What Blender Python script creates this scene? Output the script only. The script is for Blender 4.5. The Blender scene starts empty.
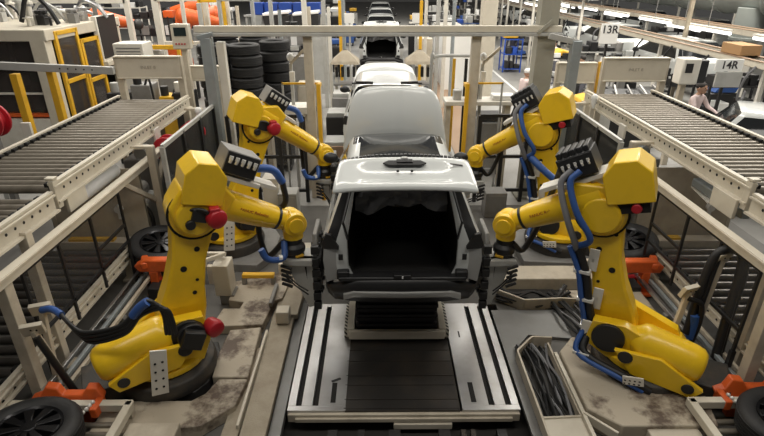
WORLD = .06
EXPOSURE = 0.0
LAMPS = [((0.3,2.0,8.8),12,1.5,360), ((0.3,6.6,7.0),8,.6,170), ((-5,12,7.5),1.2,8,300), ((5.5,12,7.5),1.2,8,360), ((0.3,14,7.5),10,1.0,350), ((0.3,20,7.5),14,1.5,750), ((-9,20,7.5),1.5,12,750), ((11,18,7.5),1.5,16,1700), ((0.3,32,7.5),24,1.5,1500), ((0.3,46,7.5),24,1.5,1500)]
import bpy, bmesh, math, random
from mathutils import Matrix, Vector, Euler
R = math.radians
random.seed(7)
SC = bpy.context.scene
C = SC.collection

# ------------------------------------------------------------------ materials
def mat(name, col, rough=.5, metal=0., dirt=0., dirtcol=(.06, .045, .03), scale=3., bump=0., bscale=40., coat=0., detail=6., edge=(.45, .7), rvar=.0, spec=.5):
    m = bpy.data.materials.new(name); m.use_nodes = True
    nt = m.node_tree; n = nt.nodes; l = nt.links
    b = n['Principled BSDF']
    b.inputs['Base Color'].default_value = (*col, 1)
    b.inputs['Roughness'].default_value = rough
    b.inputs['Metallic'].default_value = metal
    b.inputs['Coat Weight'].default_value = coat
    b.inputs['Coat Roughness'].default_value = .08
    b.inputs['Specular IOR Level'].default_value = spec
    if dirt or bump or rvar:
        tc = n.new('ShaderNodeTexCoord')
    if dirt or rvar:
        t = n.new('ShaderNodeTexNoise'); t.inputs['Scale'].default_value = scale; t.inputs['Detail'].default_value = detail
        t.inputs['Roughness'].default_value = .65
        l.new(tc.outputs['Object'], t.inputs['Vector'])
        mr = n.new('ShaderNodeMapRange'); mr.inputs['From Min'].default_value = edge[0]; mr.inputs['From Max'].default_value = edge[1]
        l.new(t.outputs['Fac'], mr.inputs['Value'])
        if dirt:
            mul = n.new('ShaderNodeMath'); mul.operation = 'MULTIPLY'; mul.inputs[1].default_value = dirt
            l.new(mr.outputs['Result'], mul.inputs[0])
            mx = n.new('ShaderNodeMixRGB'); mx.inputs['Color1'].default_value = (*col, 1); mx.inputs['Color2'].default_value = (*dirtcol, 1)
            l.new(mul.outputs[0], mx.inputs['Fac']); l.new(mx.outputs['Color'], b.inputs['Base Color'])
        if rvar:
            ra = n.new('ShaderNodeMapRange'); ra.inputs['To Min'].default_value = max(.02, rough-rvar); ra.inputs['To Max'].default_value = min(1, rough+rvar)
            l.new(t.outputs['Fac'], ra.inputs['Value']); l.new(ra.outputs['Result'], b.inputs['Roughness'])
    if bump:
        t2 = n.new('ShaderNodeTexNoise'); t2.inputs['Scale'].default_value = bscale; t2.inputs['Detail'].default_value = 4
        l.new(tc.outputs['Object'], t2.inputs['Vector'])
        bp = n.new('ShaderNodeBump'); bp.inputs['Strength'].default_value = bump; bp.inputs['Distance'].default_value = .02
        l.new(t2.outputs['Fac'], bp.inputs['Height']); l.new(bp.outputs['Normal'], b.inputs['Normal'])
    return m

def stripes(name, c1, c2, scale, rough=.6):
    m = bpy.data.materials.new(name); m.use_nodes = True
    n = m.node_tree.nodes; l = m.node_tree.links; b = n['Principled BSDF']; b.inputs['Roughness'].default_value = rough
    tc = n.new('ShaderNodeTexCoord'); w = n.new('ShaderNodeTexWave'); w.bands_direction = 'DIAGONAL'; w.inputs['Scale'].default_value = scale
    cr = n.new('ShaderNodeValToRGB'); cr.color_ramp.interpolation = 'CONSTANT'
    cr.color_ramp.elements[0].color = (*c1, 1); cr.color_ramp.elements[1].position = .5; cr.color_ramp.elements[1].color = (*c2, 1)
    l.new(tc.outputs['Object'], w.inputs['Vector']); l.new(w.outputs['Fac'], cr.inputs['Fac']); l.new(cr.outputs['Color'], b.inputs['Base Color'])
    return m

def glass(name, col, alpha=.35, rough=.05):
    m = bpy.data.materials.new(name); m.use_nodes = True
    n = m.node_tree.nodes; l = m.node_tree.links; b = n['Principled BSDF']
    b.inputs['Base Color'].default_value = (*col, 1); b.inputs['Roughness'].default_value = rough
    b.inputs['Alpha'].default_value = alpha
    return m

M = {}
M['beige'] = mat('beige_paint', (.56, .50, .40), .5, 0, .45, (.20, .15, .10), 2.2, .05, 60)
M['beige_clean'] = mat('light_beige_paint', (.62, .57, .47), .45, 0, .25, (.35, .29, .22), 3)
M['beige_dirty'] = mat('grimy_beige_deck', (.46, .40, .31), .6, 0, .92, (.075, .045, .03), 2.0, .15, 30, edge=(.50, .62))
M['cream'] = mat('cream_strip_plate', (.37, .32, .24), .6, 0, .55, (.17, .13, .09), 3.5, .25, 70, edge=(.4, .75))
M['white_metal'] = mat('off_white_metal', (.72, .69, .62), .45, 0, .25, (.4, .35, .28), 3)
M['yellow'] = mat('robot_yellow', (.90, .57, .014), .34, 0, .30, (.36, .20, .02), 2.4, .04, 50, coat=.25, edge=(.48, .8))
M['yellow2'] = mat('safety_yellow', (.75, .42, .02), .5, 0, .3, (.3, .18, .03), 4)
M['cast'] = mat('dark_cast_iron', (.055, .053, .05), .55, .3, .4, (.16, .12, .08), 5, .1, 60)
M['gray'] = mat('mid_grey_paint', (.24, .235, .225), .5, .1, .4, (.12, .10, .08), 4)
M['lgray'] = mat('light_grey_paint', (.46, .46, .44), .45, .1, .3, (.2, .18, .15), 3)
M['colgray'] = mat('column_grey_beige', (.36, .345, .285), .5, 0, .3, (.2, .18, .14), 2)
M['bluegray'] = mat('blue_grey_steel', (.36, .40, .42), .4, .4, .3, (.16, .15, .13), 3)
M['black'] = mat('black_plastic', (.014, .014, .015), .42)
M['dark'] = mat('dark_metal', (.035, .034, .034), .5, .4)
M['rubber'] = mat('tyre_rubber', (.016, .016, .017), .62, 0, .25, (.05, .047, .043), 6, .15, 60)
M['rim'] = mat('black_rim', (.02, .02, .022), .22, .6)
M['steel'] = mat('brushed_steel', (.50, .50, .505), .36, 1., .4, (.25, .22, .19), 1.6, rvar=.05)
M['steel_dark'] = mat('dark_steel_deck', (.075, .07, .066), .38, .8, .45, (.14, .11, .08), 1.6, .06, 40, rvar=.12)
M['floorplate'] = mat('grey_floor_plate', (.20, .20, .195), .5, .5, .45, (.12, .11, .10), 1.6, .05, 60)
M['roller'] = mat('roller_steel', (.27, .24, .195), .42, .55, .5, (.10, .08, .06), 4, rvar=.1)
M['roller_dark'] = mat('dark_roller', (.11, .10, .09), .34, .6, .4, (.04, .035, .03), 4, rvar=.1)
M['white_car'] = mat('pearl_white_car_paint', (.63, .65, .64), .28, 0, coat=.8)
M['silver'] = mat('silver_trim', (.46, .46, .45), .4, .5)
M['glass_black'] = mat('tinted_glass', (.02, .022, .024), .05, 0, spec=.5)
M['film'] = mat('black_plastic_film', (.15, .15, .155), .18, 0, 0, bump=.6, bscale=9)
M['void'] = mat('matt_black_lining', (.010, .0095, .009), .9)
M['red'] = mat('red_plastic', (.42, .012, .022), .4)
M['orange'] = mat('orange_paint', (.72, .12, .02), .42, 0, .4, (.25, .05, .02), 5)
M['blue'] = mat('blue_hose', (.03, .09, .30), .45)
M['blue2'] = mat('blue_bin_plastic', (.02, .08, .42), .45)
M['green'] = mat('green_plastic', (.03, .25, .14), .5)
M['cable'] = mat('black_cable', (.012, .012, .013), .5)
M['gray_hose'] = mat('grey_hose', (.20, .20, .21), .5)
M['floor'] = mat('factory_floor', (.33, .325, .31), .5, 0, .5, (.17, .155, .135), .8, .04, 30, rvar=.12)
M['base_gray'] = mat('dark_grey_base_floor', (.12, .115, .105), .6, 0, .5, (.05, .045, .04), 1.2)
M['pit'] = mat('dark_pit', (.03, .027, .024), .8)
M['white'] = mat('white_paint', (.85, .85, .83), .4)
M['mesh_dark'] = glass('smoked_fence_panel', (.02, .022, .023), .85, .25)
M['smoke'] = glass('clear_machine_window', (.07, .06, .055), .6, .05)
M['pane'] = glass('clear_glass', (.6, .63, .63), .25, .03)
M['red_screen'] = mat('screen', (.02, .03, .03), .15)
M['hazard'] = stripes('hazard_stripe', (.5, .48, .40), (.03, .03, .03), 9)
M['pink'] = mat('pale_pink_uniform', (.70, .55, .53), .8)
M['skin'] = mat('skin', (.42, .25, .17), .6)
M['hair'] = mat('dark_hair', (.02, .016, .014), .7)
M['trouser'] = mat('dark_grey_trousers', (.10, .10, .12), .85)
M['cap'] = mat('white_cap', (.75, .74, .72), .8)
M['ink'] = mat('dark_lettering', (.03, .03, .035), .6)
M['ink_red'] = mat('rust_red_lettering', (.35, .04, .015), .6)
M['ink_gray'] = mat('grey_lettering', (.33, .29, .24), .6)
M['box'] = mat('brown_cardboard', (.38, .22, .10), .8)
M['duct'] = mat('green_grey_duct', (.24, .26, .245), .5, .3, .3, (.14, .14, .13), 1.5, .05, 20)
M['stain'] = mat('bright_connector', (.75, .74, .70), .3, .3)

# ------------------------------------------------------------------ mesh builder
class MB:
    def __init__(s, mtx=None):
        s.bm = bmesh.new(); s.M = mtx.copy() if mtx else Matrix.Identity(4); s.mi = 0
    def v(s, p): return s.bm.verts.new(s.M @ Vector(p))
    def f(s, vs, mi=None):
        try:
            f = s.bm.faces.new(vs); f.material_index = s.mi if mi is None else mi; return f
        except ValueError:
            return None
    def box(s, c, sz, rot=None):
        X = Matrix.Translation(c)
        if rot is not None:
            X = X @ (rot if isinstance(rot, Matrix) else Euler([R(a) for a in rot]).to_matrix().to_4x4())
        a, b, d = sz[0]/2, sz[1]/2, sz[2]/2
        vs = [s.v(X @ Vector(p)) for p in ((-a,-b,-d),(a,-b,-d),(a,b,-d),(-a,b,-d),(-a,-b,d),(a,-b,d),(a,b,d),(-a,b,d))]
        for q in ((3,2,1,0),(4,5,6,7),(0,1,5,4),(1,2,6,5),(2,3,7,6),(3,0,4,7)): s.f([vs[i] for i in q])
        return s
    def frame(s, p0, p1, up=(0,0,1)):
        d = (Vector(p1)-Vector(p0)); L = d.length; d.normalize()
        u = Vector(up)
        if abs(d.dot(u)) > .98: u = Vector((0,1,0)) if abs(d.y) < .9 else Vector((1,0,0))
        x = d.cross(u).normalized(); y = x.cross(d).normalized()
        return d, x, y, L
    def beam(s, p0, p1, w, h, up=(0,0,1)):
        d, x, y, L = s.frame(p0, p1, up)
        X = Matrix((( x.x, d.x, y.x, 0),( x.y, d.y, y.y, 0),( x.z, d.z, y.z, 0),(0,0,0,1)))
        s.box((Vector(p0)+Vector(p1))/2, (w, L, h), X); return s
    def cyl(s, p0, p1, r, seg=14, r2=None, cap=True):
        d, x, y, L = s.frame(p0, p1); r2 = r if r2 is None else r2
        A, B = [], []
        for i in range(seg):
            a = 2*math.pi*i/seg; o = x*math.cos(a)+y*math.sin(a)
            A.append(s.v(Vector(p0)+o*r)); B.append(s.v(Vector(p1)+o*r2))
        for i in range(seg):
            j = (i+1) % seg; s.f([A[j], A[i], B[i], B[j]])
        if cap: s.f(A); s.f(B[::-1])
        return s
    def lathe(s, p0, p1, prof, seg=18):
        """prof: (t along p0..p1 in metres, radius)"""
        d, x, y, L = s.frame(p0, p1); rings = []
        for t, r in prof:
            rings.append([s.v(Vector(p0)+d*t+(x*math.cos(2*math.pi*i/seg)+y*math.sin(2*math.pi*i/seg))*max(r, .0005)) for i in range(seg)])
        for a, b in zip(rings, rings[1:]):
            for i in range(seg):
                j = (i+1) % seg; s.f([a[j], a[i], b[i], b[j]])
        s.f(rings[0]); s.f(rings[-1][::-1]); return s
    def tube(s, pts, r, seg=7, sub=5):
        P = [Vector(p) for p in pts]
        if len(P) > 2 and sub > 1:
            Q = []
            E_ = [2*P[0]-P[1]] + P + [2*P[-1]-P[-2]]
            for i in range(1, len(E_)-2):
                for k in range(sub):
                    t = k/sub; a, b, c, d = E_[i-1], E_[i], E_[i+1], E_[i+2]
                    Q.append(.5*((2*b)+(c-a)*t+(2*a-5*b+4*c-d)*t*t+(3*b-a-3*c+d)*t**3))
            Q.append(P[-1]); P = Q
        rings = []; px = None
        for i, p in enumerate(P):
            d = (P[min(i+1, len(P)-1)]-P[max(i-1, 0)]).normalized()
            if px is None:
                px = d.orthogonal().normalized()
            x = (px-d*px.dot(d)); x = x.normalized() if x.length > 1e-6 else d.orthogonal().normalized()
            px = x; y = d.cross(x)
            rings.append([s.v(p+(x*math.cos(2*math.pi*k/seg)+y*math.sin(2*math.pi*k/seg))*r) for k in range(seg)])
        for a, b in zip(rings, rings[1:]):
            for i in range(seg):
                j = (i+1) % seg; s.f([a[i], a[j], b[j], b[i]])
        s.f(rings[0][::-1]); s.f(rings[-1]); return s
    def prism(s, poly, o, u, v, n):
        """poly in (u,v) extruded by vector n from origin o"""
        o, u, v, n = Vector(o), Vector(u), Vector(v), Vector(n)
        A = [s.v(o+u*a+v*b) for a, b in poly]; B = [s.v(o+u*a+v*b+n) for a, b in poly]
        s.f(A); s.f(B[::-1]); k = len(poly)
        for i in range(k):
            j = (i+1) % k; s.f([A[j], A[i], B[i], B[j]])
        return s
    def slab(s, poly, z0, z1):
        return s.prism(poly, (0,0,z0), (1,0,0), (0,1,0), (0,0,z1-z0))
    def ball(s, c, r, sc=(1,1,1), seg=14, rings=9):
        g = []
        for i in range(1, rings):
            th = math.pi*i/rings
            g.append([s.v(Vector(c)+Vector((r*sc[0]*math.sin(th)*math.cos(2*math.pi*k/seg), r*sc[1]*math.sin(th)*math.sin(2*math.pi*k/seg), r*sc[2]*math.cos(th)))) for k in range(seg)])
        t = s.v(Vector(c)+Vector((0,0,r*sc[2]))); b = s.v(Vector(c)-Vector((0,0,r*sc[2])))
        for k in range(seg):
            j = (k+1) % seg; s.f([t, g[0][k], g[0][j]]); s.f([b, g[-1][j], g[-1][k]])
            for a, e in zip(g, g[1:]): s.f([a[k], e[k], e[j], a[j]])
        return s
    def grid(s, rows, mi=None, close=False):
        V = [[s.v(p) for p in r] for r in rows]
        for i in range(len(V)-1):
            n = len(V[i])
            for j in range(n if close else n-1):
                k = (j+1) % n
                m = mi(i, j) if callable(mi) else mi
                s.f([V[i][j], V[i][k], V[i+1][k], V[i+1][j]], m)
        return V
    def build(s, name, mats, parent=None, loc=None, bevel=0., smooth=35, fix=True, weld=False):
        if weld: bmesh.ops.remove_doubles(s.bm, verts=s.bm.verts, dist=1e-4)
        if fix: bmesh.ops.recalc_face_normals(s.bm, faces=s.bm.faces)
        me = bpy.data.meshes.new(name); s.bm.to_mesh(me); s.bm.free()
        for m in (mats if isinstance(mats, (list, tuple)) else [mats]): me.materials.append(M[m])
        if smooth:
            me.polygons.foreach_set('use_smooth', [True]*len(me.polygons)); me.set_sharp_from_angle(angle=R(smooth))
        o = bpy.data.objects.new(name, me); C.objects.link(o)
        if parent is not None: o.parent = parent
        if loc is not None: o.location = loc
        if bevel:
            b = o.modifiers.new('edge', 'BEVEL'); b.width = bevel; b.segments = 2; b.limit_method = 'ANGLE'; b.angle_limit = R(40)
        return o

def tag(o, label=None, cat=None, group=None, kind=None):
    if label: o['label'] = label
    if cat: o['category'] = cat
    if group: o['group'] = group
    if kind: o['kind'] = kind
    return o
def thing(name, label, cat, loc=(0,0,0), group=None, rz=0.):
    o = bpy.data.objects.new(name, None); C.objects.link(o); o.location = loc; o.rotation_euler = (0,0,rz); o.empty_display_size = .1
    return tag(o, label, cat, group)
def kids(o): return [c for c in C.objects if c.parent == o]
def dup(root, loc=None, label=None, rot=None, group=None):
    r = root.copy(); C.objects.link(r)
    if loc is not None: r.location = loc
    if rot is not None: r.rotation_euler = rot
    if label: r['label'] = label
    if group: r['group'] = group
    for ch in root.children:
        c = ch.copy(); C.objects.link(c); c.parent = r
        for g in ch.children:
            d = g.copy(); C.objects.link(d); d.parent = c
    return r
def text(name, body, size, m, parent, mtx, ext=.002, align='CENTER', bold=0.):
    if not body: return
    cu = bpy.data.curves.new(name, 'FONT'); cu.body = body; cu.size = size; cu.extrude = ext; cu.offset = bold; cu.align_x = align; cu.align_y = 'CENTER'
    cu.materials.append(M[m]); t_ = bpy.data.objects.new(name, cu); C.objects.link(t_); bpy.context.view_layer.update()
    me = bpy.data.meshes.new_from_object(t_.evaluated_get(bpy.context.evaluated_depsgraph_get())); bpy.data.objects.remove(t_)
    o = bpy.data.objects.new(name, me); C.objects.link(o); o.parent = parent; o.matrix_local = mtx
    return o
def axes(o, x, y):
    x = Vector(x).normalized(); y = Vector(y); y = (y-x*y.dot(x)).normalized(); z = x.cross(y)
    return Matrix(((x.x,y.x,z.x,o[0]),(x.y,y.y,z.y,o[1]),(x.z,y.z,z.z,o[2]),(0,0,0,1)))
def struct(name, mb, m, **k):
    o = mb.build(name, m, **k); o['kind'] = 'structure'; return o

# ------------------------------------------------------------------ camera, light, world
cam = bpy.data.cameras.new('camera'); co = bpy.data.objects.new('camera', cam); C.objects.link(co)
co.location = (0,0,4.2); co.rotation_euler = (R(90-25.1), 0, R(-.38))
cam.sensor_width = 36; cam.lens = 36*525/764; cam.clip_end = 300
SC.camera = co
w = bpy.data.worlds.new('world'); SC.world = w; w.use_nodes = True
w.node_tree.nodes['Background'].inputs[0].default_value = (1., .97, .92, 1); w.node_tree.nodes['Background'].inputs[1].default_value = WORLD
def lamp(loc, sx, sy, power, col=(1,.95,.86), rx=0):
    L = bpy.data.lights.new('ceiling_lamp', 'AREA'); L.shape = 'RECTANGLE'; L.size = sx; L.size_y = sy; L.energy = power; L.color = col
    o = bpy.data.objects.new('ceiling_lamp', L); C.objects.link(o); o.location = loc; o.rotation_euler = (rx, 0, 0)
for a in LAMPS: lamp(*a)
SC.view_settings.view_transform = 'Standard'; SC.view_settings.look = 'None'; SC.view_settings.gamma = 1; SC.view_settings.exposure = EXPOSURE
# ------------------------------------------------------------------ the hall: floor, floor plates, columns
struct('floor', MB().slab([(-30,-6),(34,-6),(34,95),(-30,95)], -.32, -.30), 'floor', smooth=0)
# raised machine floor around the cell with an open pit in front of the platform
fb = MB()
for q in ([(-6.4,2),(-1.14,2),(-1.14,9.6),(-6.4,9.6)], [(1.64,2),(6.6,2),(6.6,9.6),(1.64,9.6)], [(-1.14,6.16),(1.64,6.16),(1.64,9.6),(-1.14,9.6)]):
    fb.slab(q, -.28, -.03)
struct('floor_machine_base', fb, 'base_gray', smooth=0)
struct('floor_hall', MB().slab([(-25,9.6),(30,9.6),(30,90),(-25,90)], -.28, -.02), 'floor', smooth=0)
struct('floor_pit', MB().slab([(-1.14,2),(1.64,2),(1.64,6.16),(-1.14,6.16)], -.30, -.27), 'pit', smooth=0)
struct('floor_plate_right', MB().slab([(1.53,3.4),(1.64,3.4),(1.66,5.12),(1.9,5.42),(2.44,5.34),(2.44,5.96),(1.53,5.96)], -.03, .012), 'floorplate', smooth=0)
struct('floor_channel_left', MB().slab([(-1.12,3.3),(-1.0,3.3),(-1.0,6.2),(-1.12,6.2)], -.12, -.02), 'floorplate', smooth=0)
aisle = MB()
for x0, x1, y0, y1 in ((5.35,5.47,12,48), (2.9,3.0,14,48), (-4.9,-4.8,18,48)): aisle.box(((x0+x1)/2,(y0+y1)/2,-.018), (x1-x0,y1-y0,.004))
struct('floor_markings', aisle, 'white', smooth=0)

# left floor strips (cream) and slabs (grimy)
o = MB().slab([(-1.38,3.2),(-1.13,3.2),(-1.13,6.55),(-1.37,6.9),(-1.42,5.75),(-1.41,5.45)], -.03, .05).build('trim_1', 'cream', smooth=0, bevel=.006); o['kind'] = 'structure'
o = MB().slab([(-1.58,3.2),(-1.40,3.2),(-1.42,5.14),(-1.56,5.14)], -.03, .045).build('trim_2', 'cream', smooth=0, bevel=.006); o['kind'] = 'structure'
t = thing('robot_platform', 'grimy beige stepped floor slab around the left front robot base', 'platform', (-2.0,4.6,-.03))
mb = MB(); mb.slab([(-.85,-.86),(.22,-.74),(.50,-.47),(.54,-.08),(.22,-.08),(.14,-.30),(.02,-.40),(-.85,-.40)], 0, .15); mb.build('front_slab', 'beige_dirty', t, bevel=.012)
mb = MB(); mb.slab([(.54,-.05),(.50,.86),(.12,.80),(.10,.36),(.14,-.05)], 0, .15); mb.build('inner_slab', 'beige_dirty', t, bevel=.012)
mb = MB(); mb.box((.58,.05,.07), (.03,1.55,.13)); mb.build('side_rail', 'beige_clean', t, bevel=.004)
t = thing('floor_slab', 'pale grimy floor slab behind the left front robot, under the grey cabinet', 'slab', (-1.8,6.2,-.03))
mb = MB(); mb.slab([(-.35,-.7),(.30,-.66),(.36,-.12),(.46,-.05),(.52,.72),(-.30,.38),(-.28,-.1),(-.06,-.15),(-.08,-.30),(-.3,-.30)], 0, .13); mb.build('plate', 'beige_dirty', t, bevel=.01)
mb = MB(); mb.box((.34,-.05,.18), (.05,.5,.07)); mb.build('stop_bar', 'gray', t, bevel=.01)
t = thing('safety_bar', 'yellow painted bar lying across the floor slab behind the left front robot', 'bar', (-1.75,6.52,.1))
mb = MB(); mb.beam((-.22,0,.14),(.24,0,.14),.09,.06); mb.build('rail', 'yellow2', t, bevel=.01)
mb = MB(); mb.beam((-.2,.0,0),(-.2,0,.12),.06,.06); mb.beam((.22,0,0),(.22,0,.12),.06,.06); mb.build('feet', 'gray', t)

# right pedestal, ledges, cable tray
t = thing('robot_platform', 'grimy beige angled floor slab around the right front robot base', 'platform', (2.6,4.5,-.03))
mb = MB(); mb.slab([(-.5,.36),(-.27,.63),(-.12,.56),(.03,-.14),(.62,-.36),(.80,-.36),(.70,-.76),(-.24,-.76),(-.5,-.53)], 0, .24); mb.build('front_slab', 'beige_dirty', t, bevel=.014)
mb = MB(); mb.beam((-.54,-1.3,.1),(-.54,.38,.1),.04,.22); mb.beam((-.54,-.55,.17),(-.3,-.82,.17),.03,.1); mb.build('side_rail', 'beige_clean', t, bevel=.005)
t = thing('cable_tray', 'open beige floor tray full of black cables beside the lift platform', 'tray', (1.9,4.6,-.02))
mb = MB()
for a, b in (((-.26,-1.2),(-.26,.36)), ((-.26,.36),(-.02,.62)), ((-.02,.62),(.22,.6)), ((.14,-.66),(.14,.5)), ((-.26,-.68),(.14,-.66))):
    mb.beam((*a,.08),(*b,.08),.025,.17)
mb.build('walls', 'beige', t, bevel=.004)
mb = MB().slab([(-.26,-1.2),(.14,-1.2),(.14,-.66),(-.26,-.68)], .03, .15); mb.build('cover', 'beige_clean', t, bevel=.006)
mb = MB().slab([(-.26,-.68),(.2,-.66),(.22,.6),(-.02,.62),(-.26,.36)], 0, .012); mb.build('bottom', 'pit', t)
random.seed(3)
for i in range(14):
    x = -.2+.32*i/13; pts = [(x+random.uniform(-.05,.05), -.62+k*.29, .04+random.uniform(0,.07)) for k in range(5)]
    MB().tube(pts, random.choice((.012,.016,.02)), 6, 4).build('cable', random.choice(('cable','cable','gray_hose','dark')), t)
t = thing('cable_tray', 'beige tray with a black cable bundle on the floor behind the right front robot', 'tray', (2.15,6.15,-.02))
mb = MB()
P_ = [(-.55,.18),(-.16,-.14),(.36,-.1),(.58,-.12),(.62,-.75)]
for a, b in zip(P_, P_[1:]): mb.beam((*a,.08),(*b,.08),.03,.18)
mb.build('walls', 'beige', t, bevel=.005)
mb = MB().slab([(-.55,.2),(-.16,-.14),(.58,-.12),(.6,.2),(.3,.42),(-.4,.4)], 0, .012); mb.build('bottom', 'pit', t)
for i in range(10):
    pts = [(-.5+k*.26, .28+random.uniform(-.12,.08)-.05*i*.3-(.2 if 0 < k < 4 else 0), .05+random.uniform(0,.09)) for k in range(5)]
    MB().tube(pts, random.choice((.014,.02)), 6, 4).build('cable', random.choice(('cable','cable','dark')), t)
t = thing('floor_ledge', 'beige floor ledge in front of the right back robot base', 'ledge', (2.4,6.75,-.03))
mb = MB(); mb.slab([(-.62,-.24),(.75,-.24),(.75,.14),(-.5,.14)], 0, .2); mb.build('plate', 'beige', t, bevel=.012)
t = thing('floor_ledge', 'long grimy ledge along the right front robot, beside the tyre stand', 'ledge', (3.3,6.0,-.03))
mb = MB(); mb.slab([(-.5,-.3),(.4,-.3),(.4,.3),(-.65,.3)], 0, .14); mb.build('plate', 'beige_dirty', t, bevel=.012)
random.seed(5)
t = thing('floor_cable_bundle', 'black cable bundle running on the floor at the foot of the right front robot', 'cables', (2.55,5.55,-.02))
for i in range(12):
    pts = [(-.3+.05*i*.7+random.uniform(-.04,.04)+k*.1, .75-k*.34+random.uniform(-.05,.05), .04+random.uniform(0,.08)) for k in range(4)]
    MB().tube(pts, random.choice((.014,.02)), 6, 4).build('cable', random.choice(('cable','dark','gray_hose')), t)

# columns and the gantry
def column(name, x, y, w, d, h, m, seams=()):
    mb = MB(); mb.box((0,0,h/2-.03), (w,d,h)); mb.box((0,0,.0), (w+.16,d+.16,.06))
    for z in seams: mb.box((0,0,z), (w+.03,d+.03,.06))
    o = struct(name, mb, m, bevel=.012, loc=(x,y,0)); return o
column('column_right', 3.06, 10.12, .34, .3, 5.2, 'colgray', (3.3,))
column('column_far', 3.78, 19.2, .5, .5, 5.2, 'beige_clean')
t = thing('gantry_frame', 'pale beige overhead beam crossing the whole line on slim posts', 'gantry', (0,10,0))
mb = MB(); mb.box((.0,0,3.275), (6.6,.14,.11)); mb.build('beam', 'beige_clean', t, bevel=.008)
mb = MB(); mb.box((.0,-.02,3.185), (6.6,.2,.06)); mb.build('cable_duct', 'lgray', t, bevel=.008)
for x, ww in ((-1.29,.16), (1.79,.17)):
    mb = MB(); mb.box((x,.05,1.57), (ww,.14,3.18)); mb.build('post', 'beige', t, bevel=.008)
mb = MB(); mb.box((-3.10,-.04,1.55), (.19,.2,3.16)); mb.beam((-3.24,-.1,3.13),(-2.95,-.1,3.2),.08,.08); mb.build('corner_post', 'bluegray', t, bevel=.01)
mb = MB(); mb.box((-2.88,.05,1.5), (.15,.14,3.1)); mb.build('post', 'white_metal', t, bevel=.01)
mb = MB(); mb.beam((2.85,-.1,3.2),(3.1,-.1,3.42),.06,.06); mb.build('brace', 'colgray', t)
t = thing('slanted_post', 'grey post beside the right column carrying a short overhead arm', 'post', (3.52,9.75,0))
mb = MB(); mb.box((0,0,1.55),(.17,.17,3.1)); mb.build('post', 'bluegray', t, bevel=.01)
mb = MB(); mb.beam((.05,0,3.06),(-.50,-.0,3.18),.1,.1); mb.build('arm', 'lgray', t, bevel=.008)

# ------------------------------------------------------------------ lift platform under the car
t = thing('lift_platform', 'steel floor lift platform with slotted bright side plates under the near car', 'platform', (.26,5.15,-.06))
mb = MB(); mb.box((-.02,.0,.03), (1.24,1.96,.05))
for y in (-.95,-.82,-.6,-.45,-.2,.0,.2,.38): mb.box((-.02,y,.057), (1.24,.012,.006))
mb.build('deck', 'steel_dark', t)
for s in (-1, 1):
    mb = MB()
    # three strips with slots between, closed at the near end
    for x0, x1 in ((1.24,1.155),(1.095,.975),(.915,.62)):
        mb.box((s*(x0+x1)/2,.04,.035), (abs(x0-x1),1.9,.05))
    mb.box((s*.93,-.945,.0345), (.62,.07,.05)); mb.box((s*.93,.955,.0345), (.62,.07,.05))
    mb.build('side_plate', 'steel', t, bevel=.003)
    mb = MB()
    for x in (1.125,.945): mb.box((s*x,.02,.012), (.058,1.86,.02))
    mb.box((s*.76,-.72,.061), (.055,.3,.003)); mb.build('slot', 'void', t)
    mb = MB(); mb.beam((s*.80,-.55,.063),(s*.70,-.50,.063),.03,.004) if s < 0 else mb.box((s*.76,.3,.062),(.02,.12,.004)); mb.build('lifting_eye', 'black', t)
mb = MB(); mb.box((0,-.99,-.02), (2.46,.05,.1)); mb.box((0,-1.0,-.03), (2.3,.08,.05)); mb.build('front_beam', 'beige', t, bevel=.006)
mb = MB(); mb.box((.2,-1.03,-.1), (.62,.06,.07)); mb.build('bracket', 'beige_clean', t, bevel=.006)
t = thing('pit_rails', 'dark rails and beams in the pit in front of the lift platform', 'rails', (.26,3.6,-.27))
for x, ww in ((-.75,.1),(-.45,.07),(-.1,.12),(.42,.12),(.62,.05),(.72,.05),(1.02,.1)):
    MB().box((x,0,.06), (ww,.9,.12)).build('rail', 'dark' if ww > .06 else 'steel_dark', t)
t = thing('lift_table', 'beige table frame with black bellows and hazard striped sides under the near car', 'lift table', (.22,5.62,0))
mb = MB(); mb.box((0,-.28,.09), (1.2,.06,.12)); mb.build('front_rail', 'beige_clean', t, bevel=.01)
for s in (-1, 1):
    mb = MB(); mb.box((s*.575,.04,.1), (.09,.62,.13)); mb.build('side_rail', 'beige_clean', t, bevel=.008)
    mb = MB(); mb.box((s*.64,.05,.075), (.035,.6,.12)); mb.build('hazard_edge', 'hazard', t)
mb = MB()
for k in range(7): mb.box((0,.05,.05+k*.07), (1.02-.02*(k % 2),.56-.05*(k % 2),.04)); mb.box((0,.05,.085+k*.07), (.94,.48,.035))
mb.build('bellows', 'black', t)

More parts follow.
